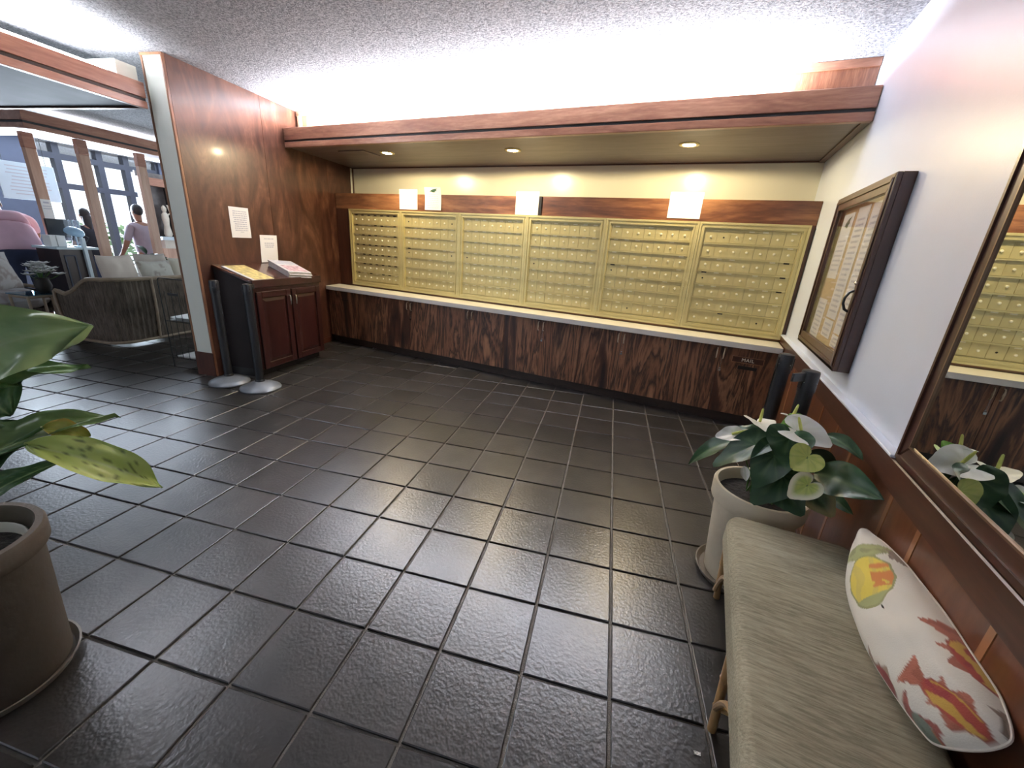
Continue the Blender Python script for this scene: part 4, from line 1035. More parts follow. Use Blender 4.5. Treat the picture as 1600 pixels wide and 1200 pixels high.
# big leafed plant in the brown clay pot, left foreground
QC = Vector((-1.805, .175, 0))
dp = thing('dumb_cane_pot', 'brown clay pot of yellowing broad leafed dumb cane at the left edge', 'plant', QC)
part('saucer', MB().lathe([(.15, .002), (.178, .004), (.192, .030), (.196, .035), (.190, .035), (.176, .012), (.02, .010)], 44), M['saucer'], dp, smooth=True)
part('pot', MB().lathe([(.02, .012), (.165, .012), (.172, .022), (.190, .448), (.192, .452), (.204, .453), (.208, .460), (.209, .51), (.203, .52), (.186, .52), (.181, .512), (.172, .43), (.02, .43)], 56), M['potbrown'], dp, smooth=True)
part('liner', MB().lathe([(.150, .38), (.158, .470), (.162, .474), (.165, .470), (.158, .38)], 40, cap=False), M['whiteplastic'], dp, smooth=True, label='white plastic inner pot')
part('soil', MB().lathe([(.004, .447), (.10, .445), (.158, .440), (.158, .41)], 24, cap=False), M['soil'], dp, smooth=True)
nQ = Vector((QC.x, QC.y, 0)).normalized()
def atq(px, py, off=0.0): return onplane(px, py, QC - nQ * off, nQ)
for (x_, y_, h_) in ((.02, .0, .66), (-.05, .05, .52), (.06, -.05, .45)):
    part('stem', MB().tube([QC + Vector((x_, y_, .43)), QC + Vector((x_ + .02, y_ + .01, .43 + h_ * .5)), QC + Vector((x_ - .01, y_ + .02, .43 + h_))], [.018, .016, .012], 10), M['stem'], dp, True, smooth=True)
GD, GL, GV = (.075, .16, .060), (.17, .29, .095), (.25, .36, .15)
YG, YL, YV = (.40, .54, .13), (.58, .68, .24), (.50, .60, .26)
side_n = Vector((.55, .15, .80)); face_n = Vector((.75, -.1, .62))
DL = [  # base px, tip px, width, off0, off1, normal, colours, bend
 ((-80, 590), (108, 500), .250, .0, .18, Vector((.75, -.25, .60)), ((.17, .29, .12), (.33, .46, .19), (.36, .48, .24), None), .36),
 ((-70, 640), (128, 560), .120, .02, .12, Vector((.3, .4, .85)), (GD, GL, GV, None), .18),
 ((-80, 590), (20, 648), .170, .05, .10, face_n, ((.06, .15, .055), (.11, .22, .075), GV, None), .12),
 ((-60, 740), (164, 634), .130, .08, .20, Vector((.35, .1, .93)), ((.06, .12, .045), (.20, .30, .09), GV, None), .20),
 ((66, 668), (142, 678), .055, .17, .21, face_n, ((.26, .30, .06), (.42, .42, .10), (.40, .36, .10), (.45, .28, .06)), .25),
 ((40, 694), (262, 757), .110, .22, .33, face_n, (YG, YL, YV, None), .20),
 ((-90, 735), (62, 660), .150, .06, .10, face_n, ((.035, .085, .033), (.07, .14, .05), GV, None), .18),
 ((-60, 800), (98, 712), .060, .18, .23, Vector((.4, 0, .9)), ((.030, .085, .026), (.06, .14, .04), GV, None), .15),
 ((-40, 560), (32, 600), .16, .06, .10, face_n, ((.05, .13, .04), (.12, .24, .07), GV, None), .15)]
for i, (a, b_, wd, o0, o1, nr, (c0, c1, c2, ed), bd2) in enumerate(DL):
    A = atq(*a, o0); Bt = atq(*b_, o1)
    lf = part('leaf', leafmesh(MB(), A, Bt, wd, nr, 'lance', bd2, .35 if i != 5 else .55, .34, lcol(c0, c1, c2, i + 11, ed, .42 if i == 5 else 0), 30, 19, i + 3), M['leaf'], dp, True, smooth=True, label='yellowing leaf' if i in (4, 5) else None)
    q0 = QC + Vector((0, .01, .62 + .05 * (i % 4)))
    part('leaf_stalk', MB().tube([q0, q0.lerp(A, .5) + Vector((0, 0, .02)), A], [.009, .007, .005], 8), M['stem'], lf, True, smooth=True)

# ------------------------------------------------------------------ lobby beyond the pillar (lobby grid)
lob = lambda n, l, c, x, y, z=0.0, g=None: thing(n, l, c, W(x, y, z), TH, g)
def lx(o, mb_):                 # author in grid coords, store local
    p = o.location; c, s = math.cos(TH), math.sin(TH); gx = c * p.x + s * p.y; gy = -s * p.x + c * p.y
    mb_.v = [(v[0] - gx, v[1] - gy, v[2] - p.z) for v in mb_.v]; return mb_
def lpart(name, mb_, mat, o, root_=None, **k): return part(name, lx(root_ or o, mb_), mat, o, **k)
# soffit canopy 1
t = lob('light_canopy', 'koa light canopy over the lobby, at the upper left beside the pillar', 'canopy', -5.5, 1.0, 2.27)
S1X, S1Y = -3.82, 3.02
lpart('fascia_board', MB().box(S1X - .04, S1X, -3.0, S1Y, 2.345, 2.452), M['fasciay'], t, b=.003)
lpart('fascia_board', MB().box(S1X - .04, S1X, -3.0, S1Y, 2.27, 2.322), M['fasciay'], t, b=.003)
lpart('groove', MB().box(S1X - .04, S1X - .012, -3.0, S1Y, 2.318, 2.349), M['black'], t)
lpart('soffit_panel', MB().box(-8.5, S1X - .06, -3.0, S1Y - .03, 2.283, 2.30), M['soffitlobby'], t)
lpart('edge_strip', MB().box(-8.5, S1X - .04, S1Y - .03, S1Y, 2.27, 2.36), M['frame'], t)
lpart('trough_back', MB().box(-4.2, -4.16, -3.0, S1Y - .15, 2.30, 2.56), M['column'], t)
lpart('end_block', MB().box(-4.20, S1X - .05, S1Y - .15, S1Y, 2.30, 2.56), M['column'], t)
tb = lob('cove_tube', 'bright white fluorescent strip in the lobby canopy trough at the upper left', 'light', -3.93, 1.0, 2.45)
lpart('tube', MB().tube([(-3.93, -2.5, 2.47), (-3.93, S1Y - .18, 2.47)], .022, 10), M['tube'], tb, smooth=True)
lpart('end_cap', MB().tube([(-3.93, S1Y - .185, 2.47), (-3.93, S1Y - .15, 2.47)], .026, 10), M['whiteplastic'], tb)
# soffit canopy 2 with posts
Z2 = 2.40; S2X, S2Y = -7.24, 4.15
t = lob('light_canopy', 'koa light canopy on timber posts over the far front desk', 'canopy', -8.2, 6.0, Z2)
for z0, z1 in ((Z2 + .085, Z2 + .20), (Z2, Z2 + .058)):
    lpart('fascia_board', MB().box(S2X - .04, S2X, S2Y, 9.5, z0, z1), M['fasciay'], t, b=.003)
    lpart('fascia_board', MB().box(-9.6, S2X - .04, S2Y, S2Y + .04, z0, z1), M['fasciay'], t, b=.003)
lpart('groove', MB().box(S2X - .04, S2X - .012, S2Y + .012, 9.5, Z2 + .056, Z2 + .088).box(-9.6, S2X - .04, S2Y + .012, S2Y + .04, Z2 + .056, Z2 + .088), M['black'], t)
lpart('soffit_frame', MB().box(-7.8, S2X - .04, S2Y + .04, 9.5, Z2 + .02, Z2 + .04).box(-9.6, -7.8, S2Y + .04, S2Y + .5, Z2 + .02, Z2 + .04), M['soffit'], t)
lpart('trough_back', MB().box(-7.8, -7.76, S2Y + .4, 8.6, Z2 + .04, ZC - .06), M['column'], t)
for i, (x, y, l) in enumerate(((-7.62, 4.36, 'leftmost timber lobby post with a taped notice'), (-7.27, 4.72, 'middle timber lobby post rising behind the wicker sofa'), (-7.40, 5.56, 'rightmost timber lobby post beside the person in grey'))):
    p = lob('timber_post', l, 'post', x, y, 0, 'timber lobby posts')
    lpart('shaft', MB().box(x - .035, x + .035, y - .058, y + .058, .0, 2.21), M['post'], p, b=.004)
    lpart('post_cap', MB().box(x - .037, x + .037, y - .060, y + .060, 2.21, Z2 - .003), M['fasciay'], p, b=.003)
c = lob('paper_notice', 'white paper notice taped to the leftmost lobby post', 'notice', -7.55, 4.36, 1.3)
lpart('paper', MB().box(-7.584, -7.582, 4.305, 4.415, 1.29, 1.60), M['paper'], c)
lpart('text_lines', MB().box(-7.5818, -7.5815, 4.33, 4.39, 1.55, 1.57).box(-7.5818, -7.5815, 4.315, 4.405, 1.51, 1.518).box(-7.5818, -7.5815, 4.315, 4.405, 1.48, 1.488), M['ink'], c)
# window wall
WX = -10.5
wwm = MB(); wwm.box(WX - .1, WX + .1, -3.5, 5.9, 0, ZC).box(WX - .1, WX + .1, 8.2, 11.4, 0, ZC); 
o = bpy.data.objects.new('wall_window', mesh_of('wall_window', wwm, M['bluegrey'])); COL.objects.link(o); o.rotation_euler = (0, 0, TH); o['kind'] = 'structure'
yv = [5.9, 6.36, 7.06, 7.55, 8.2]; zr = [0.0, 1.93, 2.42, ZC]
wn = bpy.data.objects.new('window_1', mesh_of('window_1', MB().box(WX - .05, WX + .05, 5.9, 8.2, 0, .12), M['mullion'])); COL.objects.link(wn); wn.rotation_euler = (0, 0, TH); wn['kind'] = 'structure'; XF[wn.name] = Matrix.Rotation(TH, 4, 'Z')
for y in yv: part('mullion', MB().box(WX - .06, WX + .06, y - .055, y + .055, .12, ZC), M['mullion'], wn)
for z in (1.0, 1.95, 2.46): 
    for a, b_ in zip(yv[:-1], yv[1:]):
        if z == 1.0 and a in (6.36, 7.06): continue
        part('transom', MB().box(WX - .06, WX + .06, a + .055, b_ - .055, z - .05, z + .05), M['mullion'], wn)
for a, b_ in zip(yv[:-1], yv[1:]):
    for z0, z1 in ((.12, .95), (1.05, 1.90), (2.0, 2.41), (2.51, ZC)):
        part('pane', MB().box(WX - .006, WX + .006, a + .05, b_ - .05, z0, z1), M['glass'], wn)
# outside: sunlit paving, hedge
o = struct('floor_outside', MB().add([W(-40, -8, -.13), W(-13, -8, -.13), W(-13, 30, -.13), W(-40, 30, -.13)], [(0, 1, 2, 3)]), M['pave'])
hg = lob('hedge', 'pale green hedge outside the lobby windows', 'hedge', -15, 8.5)
hm_ = MB(); rh = random.Random(5)
for i in range(900):
    y = rh.uniform(6, 13); z = rh.uniform(.05, 1.25 + .35 * noise.noise(Vector((y, 0, 0)))); x = -15 + rh.uniform(-.3, .3)
    a = rh.uniform(0, 6.28); s_ = rh.uniform(.08, .17); d1 = Vector((math.cos(a), math.sin(a), rh.uniform(-.6, .8))).normalized() * s_; d2 = d1.cross(Vector((rh.uniform(-1, 1), rh.uniform(-1, 1), rh.uniform(-1, 1)))).normalized() * s_ * .5
    c0 = Vector((x, y, z)); hm_.add([c0 - d1, c0 + d2, c0 + d1, c0 - d2], [(0, 1, 2, 3)])
o = lpart('leaves', hm_, M['hedge'], hg); o['kind'] = 'stuff'
lpart('trunk', MB().tube([(-15, 8, 0), (-15, 8, 1.0)], .04, 8).tube([(-15, 10, 0), (-15, 10, 1.0)], .04, 8), M['bamboo'], hg)
# poster on a panel left of the windows
ps = lob('poster', 'large pale blue poster of text hanging behind the leftmost lobby post', 'poster', -9.0, 5.05, 1.6)
lpart('panel', MB().box(-9.02, -9.0, 4.70, 5.39, 1.605, 2.13), M['poster'], ps, b=.003)
tl_ = MB(); r_ = random.Random(4)
for i in range(9):
    z = 2.06 - i * .048; a = r_.uniform(.03, .1); tl_.box(-8.9995, -8.998, 4.76 + a, 5.33 - r_.uniform(.03, .1), z, z + .014)
lpart('text_lines', tl_, M['ink'], ps)
hgm = MB().tube([(-9.01, 4.8, 2.13), (-9.01, 4.8, ZC)], .004, 6).tube([(-9.01, 5.3, 2.13), (-9.01, 5.3, ZC)], .004, 6)
lpart('hanging_wire', hgm, M['wire'], ps)

# wicker sofa, back towards the mail room
sf = lob('wicker_sofa', 'long woven wicker sofa seen from behind, left of the pillar', 'sofa', -5.82, 4.5)
SX0, SX1, SY0, SY1 = -6.20, -5.47, 3.47, 5.7
def sofa_edge(s_):              # outline path: arm front -> near end -> rounded corner -> back; returns x, y, top z, lean
    La = SX1 - SX0 - .2; arc = .2 * PI / 2; Lb = SY1 - SY0 - .2; tot = La + arc + Lb; d = s_ * tot
    if d < La: x, y, nx_, ny_ = SX0 + d, SY0, 0, -1
    elif d < La + arc:
        a = (d - La) / .2; x, y = SX1 - .2 + .2 * math.sin(a), SY0 + .2 - .2 * math.cos(a); nx_, ny_ = math.sin(a), -math.cos(a)
    else: x, y, nx_, ny_ = SX1, SY0 + .2 + d - La - arc, 1, 0
    k = min(1, max(0, (d - La * .30) / (La * .80))); k = k * k * (3 - 2 * k)
    z = .575 + .185 * k
    if d < La * .3: z += .015 * math.cos(d / (La * .3) * PI)
    return x, y, z, nx_, ny_
NS = 90
def skin_(off):
    def f(u, q):
        x, y, z, nx_, ny_ = sofa_edge(u); lean = .045 * (q ** 1.5) - .05 * math.sin(PI * q) * .0 + .02 * math.sin(q * PI)
        rip = (.008 * math.sin(u * 300)) if .12 < u < .36 else .0
        return (x + nx_ * (lean + off + rip), y + ny_ * (lean + off + rip), .02 + (z - .02) * q)
    return f
shell = MB().grid(NS * 2, 10, skin_(0)); shell.grid(NS, 4, skin_(-.03))
lpart('woven_shell', shell, M['wicker'], sf, smooth=True)
lpart('top_rail', MB().tube([(sofa_edge(i / 60)[0] + sofa_edge(i / 60)[3] * .04, sofa_edge(i / 60)[1] + sofa_edge(i / 60)[4] * .04, sofa_edge(i / 60)[2]) for i in range(61)], .024, 8), M['rattan'], sf, smooth=True)
for u_ in (.0, .38, .56, .80):
    x, y, z, nx_, ny_ = sofa_edge(u_)
    lpart('upright', MB().tube([(x + nx_ * (.012 + .045 * q ** 1.5 + .02 * math.sin(q * PI)), y + ny_ * (.012 + .045 * q ** 1.5 + .02 * math.sin(q * PI)), .02 + (z - .02) * q) for q in [k / 8 for k in range(9)]], .016, 8), M['rattan'], sf, smooth=True)
lpart('bottom_rail', MB().tube([(sofa_edge(i / 40)[0] + sofa_edge(i / 40)[3] * .01, sofa_edge(i / 40)[1] + sofa_edge(i / 40)[4] * .01, .03) for i in range(41)], .018, 8), M['rattan'], sf, smooth=True)
lpart('seat_base', MB().box(SX0 + .02, SX1 - .05, SY0 + .05, SY1, .10, .30), M['wicker'], sf)
lpart('seat_cushion', MB().box(SX0 + .0, SX1 - .07, SY0 + .07, SY1 - .02, .30, .44), M['creamfab'], sf, b=.03, seg=3)
def flor(seed, base=(.60, .57, .51), tint=(.33, .25, .22)):
    def c(u, v):
        n_ = noise.noise(Vector((u * 4 + seed, v * 4, seed * 1.7))); k = 1 if n_ > .18 else 0
        m_ = noise.noise(Vector((u * 9, v * 9 + seed, 2)))
        return tuple(Vector(base).lerp(Vector(tint), .6 if k and m_ > -.1 else (.12 if m_ > .2 else 0)))
    return c
def lpil(name, label, x, y, z, w_, h_, th, mat, rz, tilt, colf=None):
    p = lob(name, label, 'cushion', x, y, z - h_ / 2, 'cushions on the wicker sofa')
    Tq = Matrix.Translation((0, 0, h_ / 2)) @ Matrix.Rotation(rz, 4, 'Z') @ Matrix.Rotation(PI / 2 + tilt, 4, 'X')
    part('cover', pillow(MB(), Tq, w_, h_, th, 24, colf, None, .07, x), mat, p, smooth=True); return p
H2 = PI / 2
lpil('sofa_cushion', 'big plain beige cushion with a pointed corner on the wicker sofa', -5.80, 3.86, .77, .46, .48, .16, M['beigefab'], H2 + .25, -.16)
lpil('sofa_cushion', 'pale floral cushion on the wicker sofa, right of the big beige one', -5.80, 4.30, .72, .42, .44, .15, M['pillow'], H2, -.25, flor(3))
lpil('sofa_cushion', 'grey cushion behind the floral one on the wicker sofa', -6.00, 4.40, .80, .40, .42, .15, M['greyfab'], H2, -.15)
lpil('sofa_cushion', 'plain cream cushion on the wicker sofa, left of the floral one by the pillar', -5.82, 4.74, .74, .46, .46, .15, M['creamfab'], H2, -.22)
lpil('sofa_cushion', 'floral cushion on the wicker sofa nearest the pillar', -5.80, 5.26, .74, .44, .44, .16, M['pillow'], H2, -.25, flor(9))
# end table with glass top, flowers
et = lob('end_table', 'rattan end table with a blue glass top holding flowers, left of the sofa', 'table', -6.42, 3.36)
ET0, ET1, EU0, EU1, EZ = -6.58, -6.26, 3.20, 3.52, .55
lpart('glass_top', MB().box(ET0, ET1, EU0, EU1, EZ - .012, EZ), M['blueglass'], et)
lpart('top_frame', MB().tube([(ET0 + .02, EU0 + .02, EZ - .03), (ET1 - .02, EU0 + .02, EZ - .03), (ET1 - .02, EU1 - .02, EZ - .03), (ET0 + .02, EU1 - .02, EZ - .03)], .016, 8, None, True), M['rattan'], et)
for x in (ET0 + .02, ET1 - .02):
    for y in (EU0 + .02, EU1 - .02): lpart('leg', MB().tube([(x, y, 0.0), (x, y, EZ - .03)], .014, 8), M['rattan'], et)
vs_ = lob('flower_vase', 'dark glass vase of white flowers on the end table', 'vase', -6.37, 3.43, EZ)
part('vase', MB().lathe([(.04, .001), (.055, .01), (.075, .08), (.06, .15), (.068, .17)], 20), M['darkslot'], vs_, smooth=True)
rv = random.Random(8)
for i in range(26):
    a = rv.uniform(0, 6.28); r_ = rv.uniform(.01, .17); z = .23 + rv.uniform(0, .11) - r_ * .3; cx_, cy_ = r_ * math.cos(a), r_ * math.sin(a)
    fb = MB()
    for k in range(6):
        b_ = k * PI / 3; e = Vector((math.cos(b_), math.sin(b_), .35)) * .065; c0 = Vector((cx_, cy_, z)); sd = Vector((-math.sin(b_), math.cos(b_), 0)) * .034
        fb.add([c0, c0 + e * .6 + sd, c0 + e + Vector((0, 0, .004)), c0 + e * .6 - sd], [(0, 1, 2, 3)])
    fl = part('flower', fb, M['paper'], vs_)
    part('flower_stalk', MB().tube([(0, 0, .13), (cx_ * .6, cy_ * .6, z * .8), (cx_, cy_, z)], .003, 5), M['stem'], fl)
# rattan armchair with floral cushions
ac = lob('rattan_armchair', 'open rattan armchair with floral cushions at the far left', 'armchair', -6.95, 3.4)
A0, A1, B0, B1 = -7.30, -6.62, 3.06, 3.62
for y in (B0, B1):
    a_ = part('arm', lx(ac, MB().tube([(A1, y, 0.0), (A1 + .01, y, .25), (A1, y, .50), (A1 - .05, y, .555), (A1 - .3, y, .56), (A0, y, .565)], .022, 8)), M['rattan'], ac, smooth=True)
    part('side_rail', lx(ac, MB().tube([(A1, y, .30), (A0, y, .30)], .014, 8)), M['rattan'], ac, smooth=True)
    part('side_apron', lx(ac, MB().box(A0, A1, y - .008, y + .008, .32, .53)), M['wicker'], ac)
    part('leg', lx(ac, MB().tube([(A0, y, 0), (A0 - .02, y, .5), (A0 - .08, y, .86)], .02, 8)), M['rattan'], ac, smooth=True)
part('back_rail', lx(ac, MB().tube([(A0 - .08, B0, .86), (A0 - .09, (B0 + B1) / 2, .89), (A0 - .08, B1, .86)], .02, 8)), M['rattan'], ac, smooth=True)
part('seat_frame', lx(ac, MB().box(A0, A1 - .02, B0 + .01, B1 - .01, .28, .33)), M['wicker'], ac)
part('seat_cushion', lx(ac, pillow(MB(), Matrix.Translation(((A0 + A1) / 2, (B0 + B1) / 2, .43)), A1 - A0, B1 - B0 - .02, .26, 22, flor(2, (.56, .55, .55)), None, .02)), M['pillow'], ac, smooth=True)
part('back_cushion', lx(ac, pillow(MB(), Matrix.Translation((A0 + .14, (B0 + B1) / 2, .72)) @ Matrix.Rotation(PI / 2, 4, 'Z') @ Matrix.Rotation(PI / 2 - .2, 4, 'X'), B1 - B0 - .02, .46, .24, 22, flor(5, (.56, .55, .55)), None, .04)), M['pillow'], ac, smooth=True)
part('arm_pillow', lx(ac, pillow(MB(), Matrix.Translation((A0 + .36, (B0 + B1) / 2 + .02, .70)) @ Matrix.Rotation(PI / 2 + .5, 4, 'Z') @ Matrix.Rotation(PI / 2 - .3, 4, 'X'), .44, .40, .16, 22, flor(12, (.58, .56, .54)), None, .05)), M['pillow'], ac, smooth=True)

# wire magazine rack beside the pillar
RX0, RX1, RY0, RY1, RH = -4.29, -3.93, 3.16, 3.42, .90
rk = lob('wire_rack', 'black wire magazine rack with two shelves beside the pillar', 'rack', -4.11, 3.29)
fr = MB()
for y in (RY0, RY1):
    fr.tube([(RX0, y, 0.001), (RX0 - .0, y, RH - .02), (RX0 + .02, y, RH), (RX1 - .02, y, RH), (RX1, y, RH - .02), (RX1, y, 0.001)], .005, 6)
lpart('frame', fr, M['wire'], rk)
for i in range(4):
    x = RX0 + (RX1 - RX0) * (i + .7) / 4.4
    lpart('wire', MB().tube([(x, RY0, .10), (x, RY0, RH - .12)], .0028, 5), M['wire'], rk)
for z in (.10, .48):
    sh_ = MB()
    for k in range(7): sh_.tube([(RX0, RY0 + (RY1 - RY0) * k / 6, z), (RX1, RY0 + (RY1 - RY0) * k / 6, z)], .0028, 5)
    for k in range(5): sh_.tube([(RX0 + (RX1 - RX0) * k / 4, RY0, z), (RX0 + (RX1 - RX0) * k / 4, RY1, z)], .0028, 5)
    lpart('shelf', sh_, M['wire'], rk)
lpart('label_plate', MB().box(RX0 + .10, RX0 + .22, RY0 - .006, RY0 - .003, .74, .765), M['black'], rk)
for z, l, hh_ in ((.486, 'folded newspapers on the upper shelf of the wire rack', .05), (.106, 'newspapers on the lower shelf of the wire rack', .03)):
    nn_ = lob('rack_newspapers', l, 'newspapers', -4.10, 3.29, z)
    for k in range(2 if hh_ > .04 else 1):
        mm = MB().grid(12, 5, lambda u, q: (-4.26 + .30 * u + .01 * k, 3.18 + .22 * q, z + k * .024 + .010 + .010 * math.sin(u * 7 + k) * q))
        mm.grid(12, 5, lambda u, q: (-4.26 + .30 * u + .01 * k, 3.18 + .22 * q, z + k * .024))
        lpart('newspaper', mm, M['paper'], nn_)

# front desk with its clutter
dk = lob('front_desk', 'dark wood front desk with a pale corner post beyond the sofa', 'desk', -7.2, 4.12)
lpart('front_panel', MB().box(-7.03, -7.0, 4.02, 4.38, 0, .99), M['deskwood'], dk)
lpart('side_panel', MB().box(-7.40, -7.03, 4.02, 4.04, 0, .99), M['deskwood'], dk)
lpart('top', MB().box(-7.42, -6.97, 3.99, 4.45, .99, 1.02), M['palepost'], dk, b=.004)
lpart('corner_post', MB().box(-6.995, -6.955, 4.27, 4.31, .0, 1.14), M['palepost'], dk, b=.003)
lpart('panel_frame', MB().box(-7.0, -6.992, 4.06, 4.075, .45, .92).box(-7.0, -6.992, 4.17, 4.185, .45, .92).box(-7.0, -6.992, 4.075, 4.17, .45, .465).box(-7.0, -6.992, 4.075, 4.17, .905, .92), M['bluegrey'], dk)
bx = lob('file_box', 'pair of white file boxes standing on the front desk', 'box', -7.12, 4.08, 1.02)
lpart('file', MB().box(-7.2, -7.06, 4.00, 4.06, 1.021, 1.16), M['paper'], bx, b=.002); lpart('file', MB().box(-7.2, -7.06, 4.07, 4.16, 1.021, 1.16), M['paper'], bx, b=.002)
mo = lob('monitor', 'dark computer monitor on the front desk', 'monitor', -7.3, 4.26, 1.02)
lpart('screen', MB().box(-7.33, -7.30, 4.14, 4.38, 1.13, 1.36), M['black'], mo, b=.004); lpart('stand', MB().box(-7.33, -7.31, 4.24, 4.28, 1.021, 1.14).box(-7.38, -7.26, 4.19, 4.33, 1.021, 1.03), M['black'], mo)
ay = lob('acrylic_screen', 'clear acrylic screen standing on the front desk', 'screen', -7.20, 4.40, 1.02)
lpart('sheet', MB().box(-7.222, -7.218, 4.28, 4.44, 1.03, 1.36), M['acrylic'], ay); lpart('edge_strip', MB().box(-7.228, -7.212, 4.435, 4.45, 1.021, 1.36).box(-7.228, -7.212, 4.37, 4.38, 1.03, 1.36), M['palepost'], ay)
dl_ = lob('desk_lamp', 'pale blue dish shaped desk lamp on the front desk', 'lamp', -7.10, 4.30, 1.02)
part('foot', MB().lathe([(.05, .001), (.05, .012), (.01, .018)], 16), M['bluelamp'], dl_, smooth=True)
part('arm', MB().tube([(0, 0, .015), (.01, .10, .06), (.02, .14, .12), (.03, .02, .20)], .006, 6), M['blackmetal'], dl_)
part('lamp_shade', MB().lathe([(.10, 0), (.098, .02), (.08, .045), (.045, .06), (.01, .064)], 24, Matrix.Translation((.04, -.03, .18)) @ Matrix.Rotation(.5, 4, 'Y')), M['bluelamp'], dl_, smooth=True)

# leafy plant behind the sofa
fp = lob('potted_plant', 'dark leafy potted plant behind the sofa below the middle lobby post', 'plant', -6.85, 5.0)
part('pot', MB().lathe([(.10, .001), (.14, .26), (.145, .30), (.13, .30), (.12, .27)], 20), M['potbrown'], fp, smooth=True)
rp2 = random.Random(12)
for i in range(22):
    a = rp2.uniform(0, 6.28); z0 = rp2.uniform(.55, .95); l_ = rp2.uniform(.16, .30); b0 = Vector((.05 * math.cos(a), .05 * math.sin(a), z0)); t0 = b0 + Vector((l_ * math.cos(a), l_ * math.sin(a), rp2.uniform(-.08, .16)))
    lf = part('leaf', leafmesh(MB(), b0, t0, .085, Vector((0, 0, 1)), 'lance', .2, .2, .1, lcol((.012, .035, .022), (.03, .08, .045), (.06, .12, .07), i), 8, 5, i), M['leaf'], fp, smooth=True)
    part('leaf_stalk', MB().tube([(0, 0, .28), (b0.x * .5, b0.y * .5, z0 * .7), tuple(b0)], .005, 5), M['stem'], lf)

# display case with a figurine at the far right of the lobby
ds = lob('display_case', 'timber framed glass display case with a white ledge beside the pillar', 'cabinet', -8.85, 7.1)
lpart('back', MB().box(-9.0, -8.97, 6.6, 7.7, .0, 2.3), M['glassart'], ds)
for y in (6.60, 7.08, 7.62): lpart('stile', MB().box(-8.97, -8.80, y, y + .08, 0, 2.2), M['post'] if y != 7.08 else M['black'], ds)
lpart('head_board', MB().box(-8.97, -8.78, 6.55, 7.75, 2.06, 2.2), M['fasciay'], ds); lpart('ledge', MB().box(-8.97, -8.68, 6.66, 7.65, 1.08, 1.14), M['palepost'], ds); lpart('drawer_front', MB().box(-8.97, -8.72, 6.72, 7.6, .92, 1.08), M['creamfab'], ds); lpart('base', MB().box(-8.97, -8.74, 6.68, 7.62, 0, .92), M['post'], ds)
fg = lob('figurine', 'ivory figurine standing in the display case', 'figurine', -8.86, 6.93, 1.14)
part('figure', MB().lathe([(.05, .001), (.07, .05), (.045, .22), (.06, .34), (.055, .42), (.025, .46), (.04, .50), (.042, .54), (.01, .59)], 14), M['statue'], fg, smooth=True)
part('arm', MB().tube([(.0, .05, .40), (.02, .10, .46), (.02, .06, .60)], .014, 6), M['statue'], fg, smooth=True)


# ------------------------------------------------------------------ people
def skinned(name, pts, edges, rad, mat, parent, rootv=0, sub=2, label=None):
    me = bpy.data.meshes.new(name); me.from_pydata([tuple(p) for p in pts], edges, []); me.materials.append(mat)
    o = bpy.data.objects.new(name, me); COL.objects.link(o); o.parent = parent; XF[o.name] = XF[parent.name].copy()
    sm = o.modifiers.new('skin', 'SKIN'); sm.use_smooth_shade = True
    if not me.skin_vertices: me.attributes  # skin layer is made by the modifier
    bm = bmesh.new(); bm.from_mesh(me); ly = bm.verts.layers.skin.verify(); bm.verts.ensure_lookup_table()
    for i, v in enumerate(bm.verts):
        r_ = rad[i]; v[ly].radius = (r_, r_) if isinstance(r_, (int, float)) else r_; v[ly].use_root = (i == rootv)
    bm.to_mesh(me); bm.free()
    ss = o.modifiers.new('sub', 'SUBSURF'); ss.levels = 1; ss.render_levels = sub
    if label: o['label'] = label
    return o


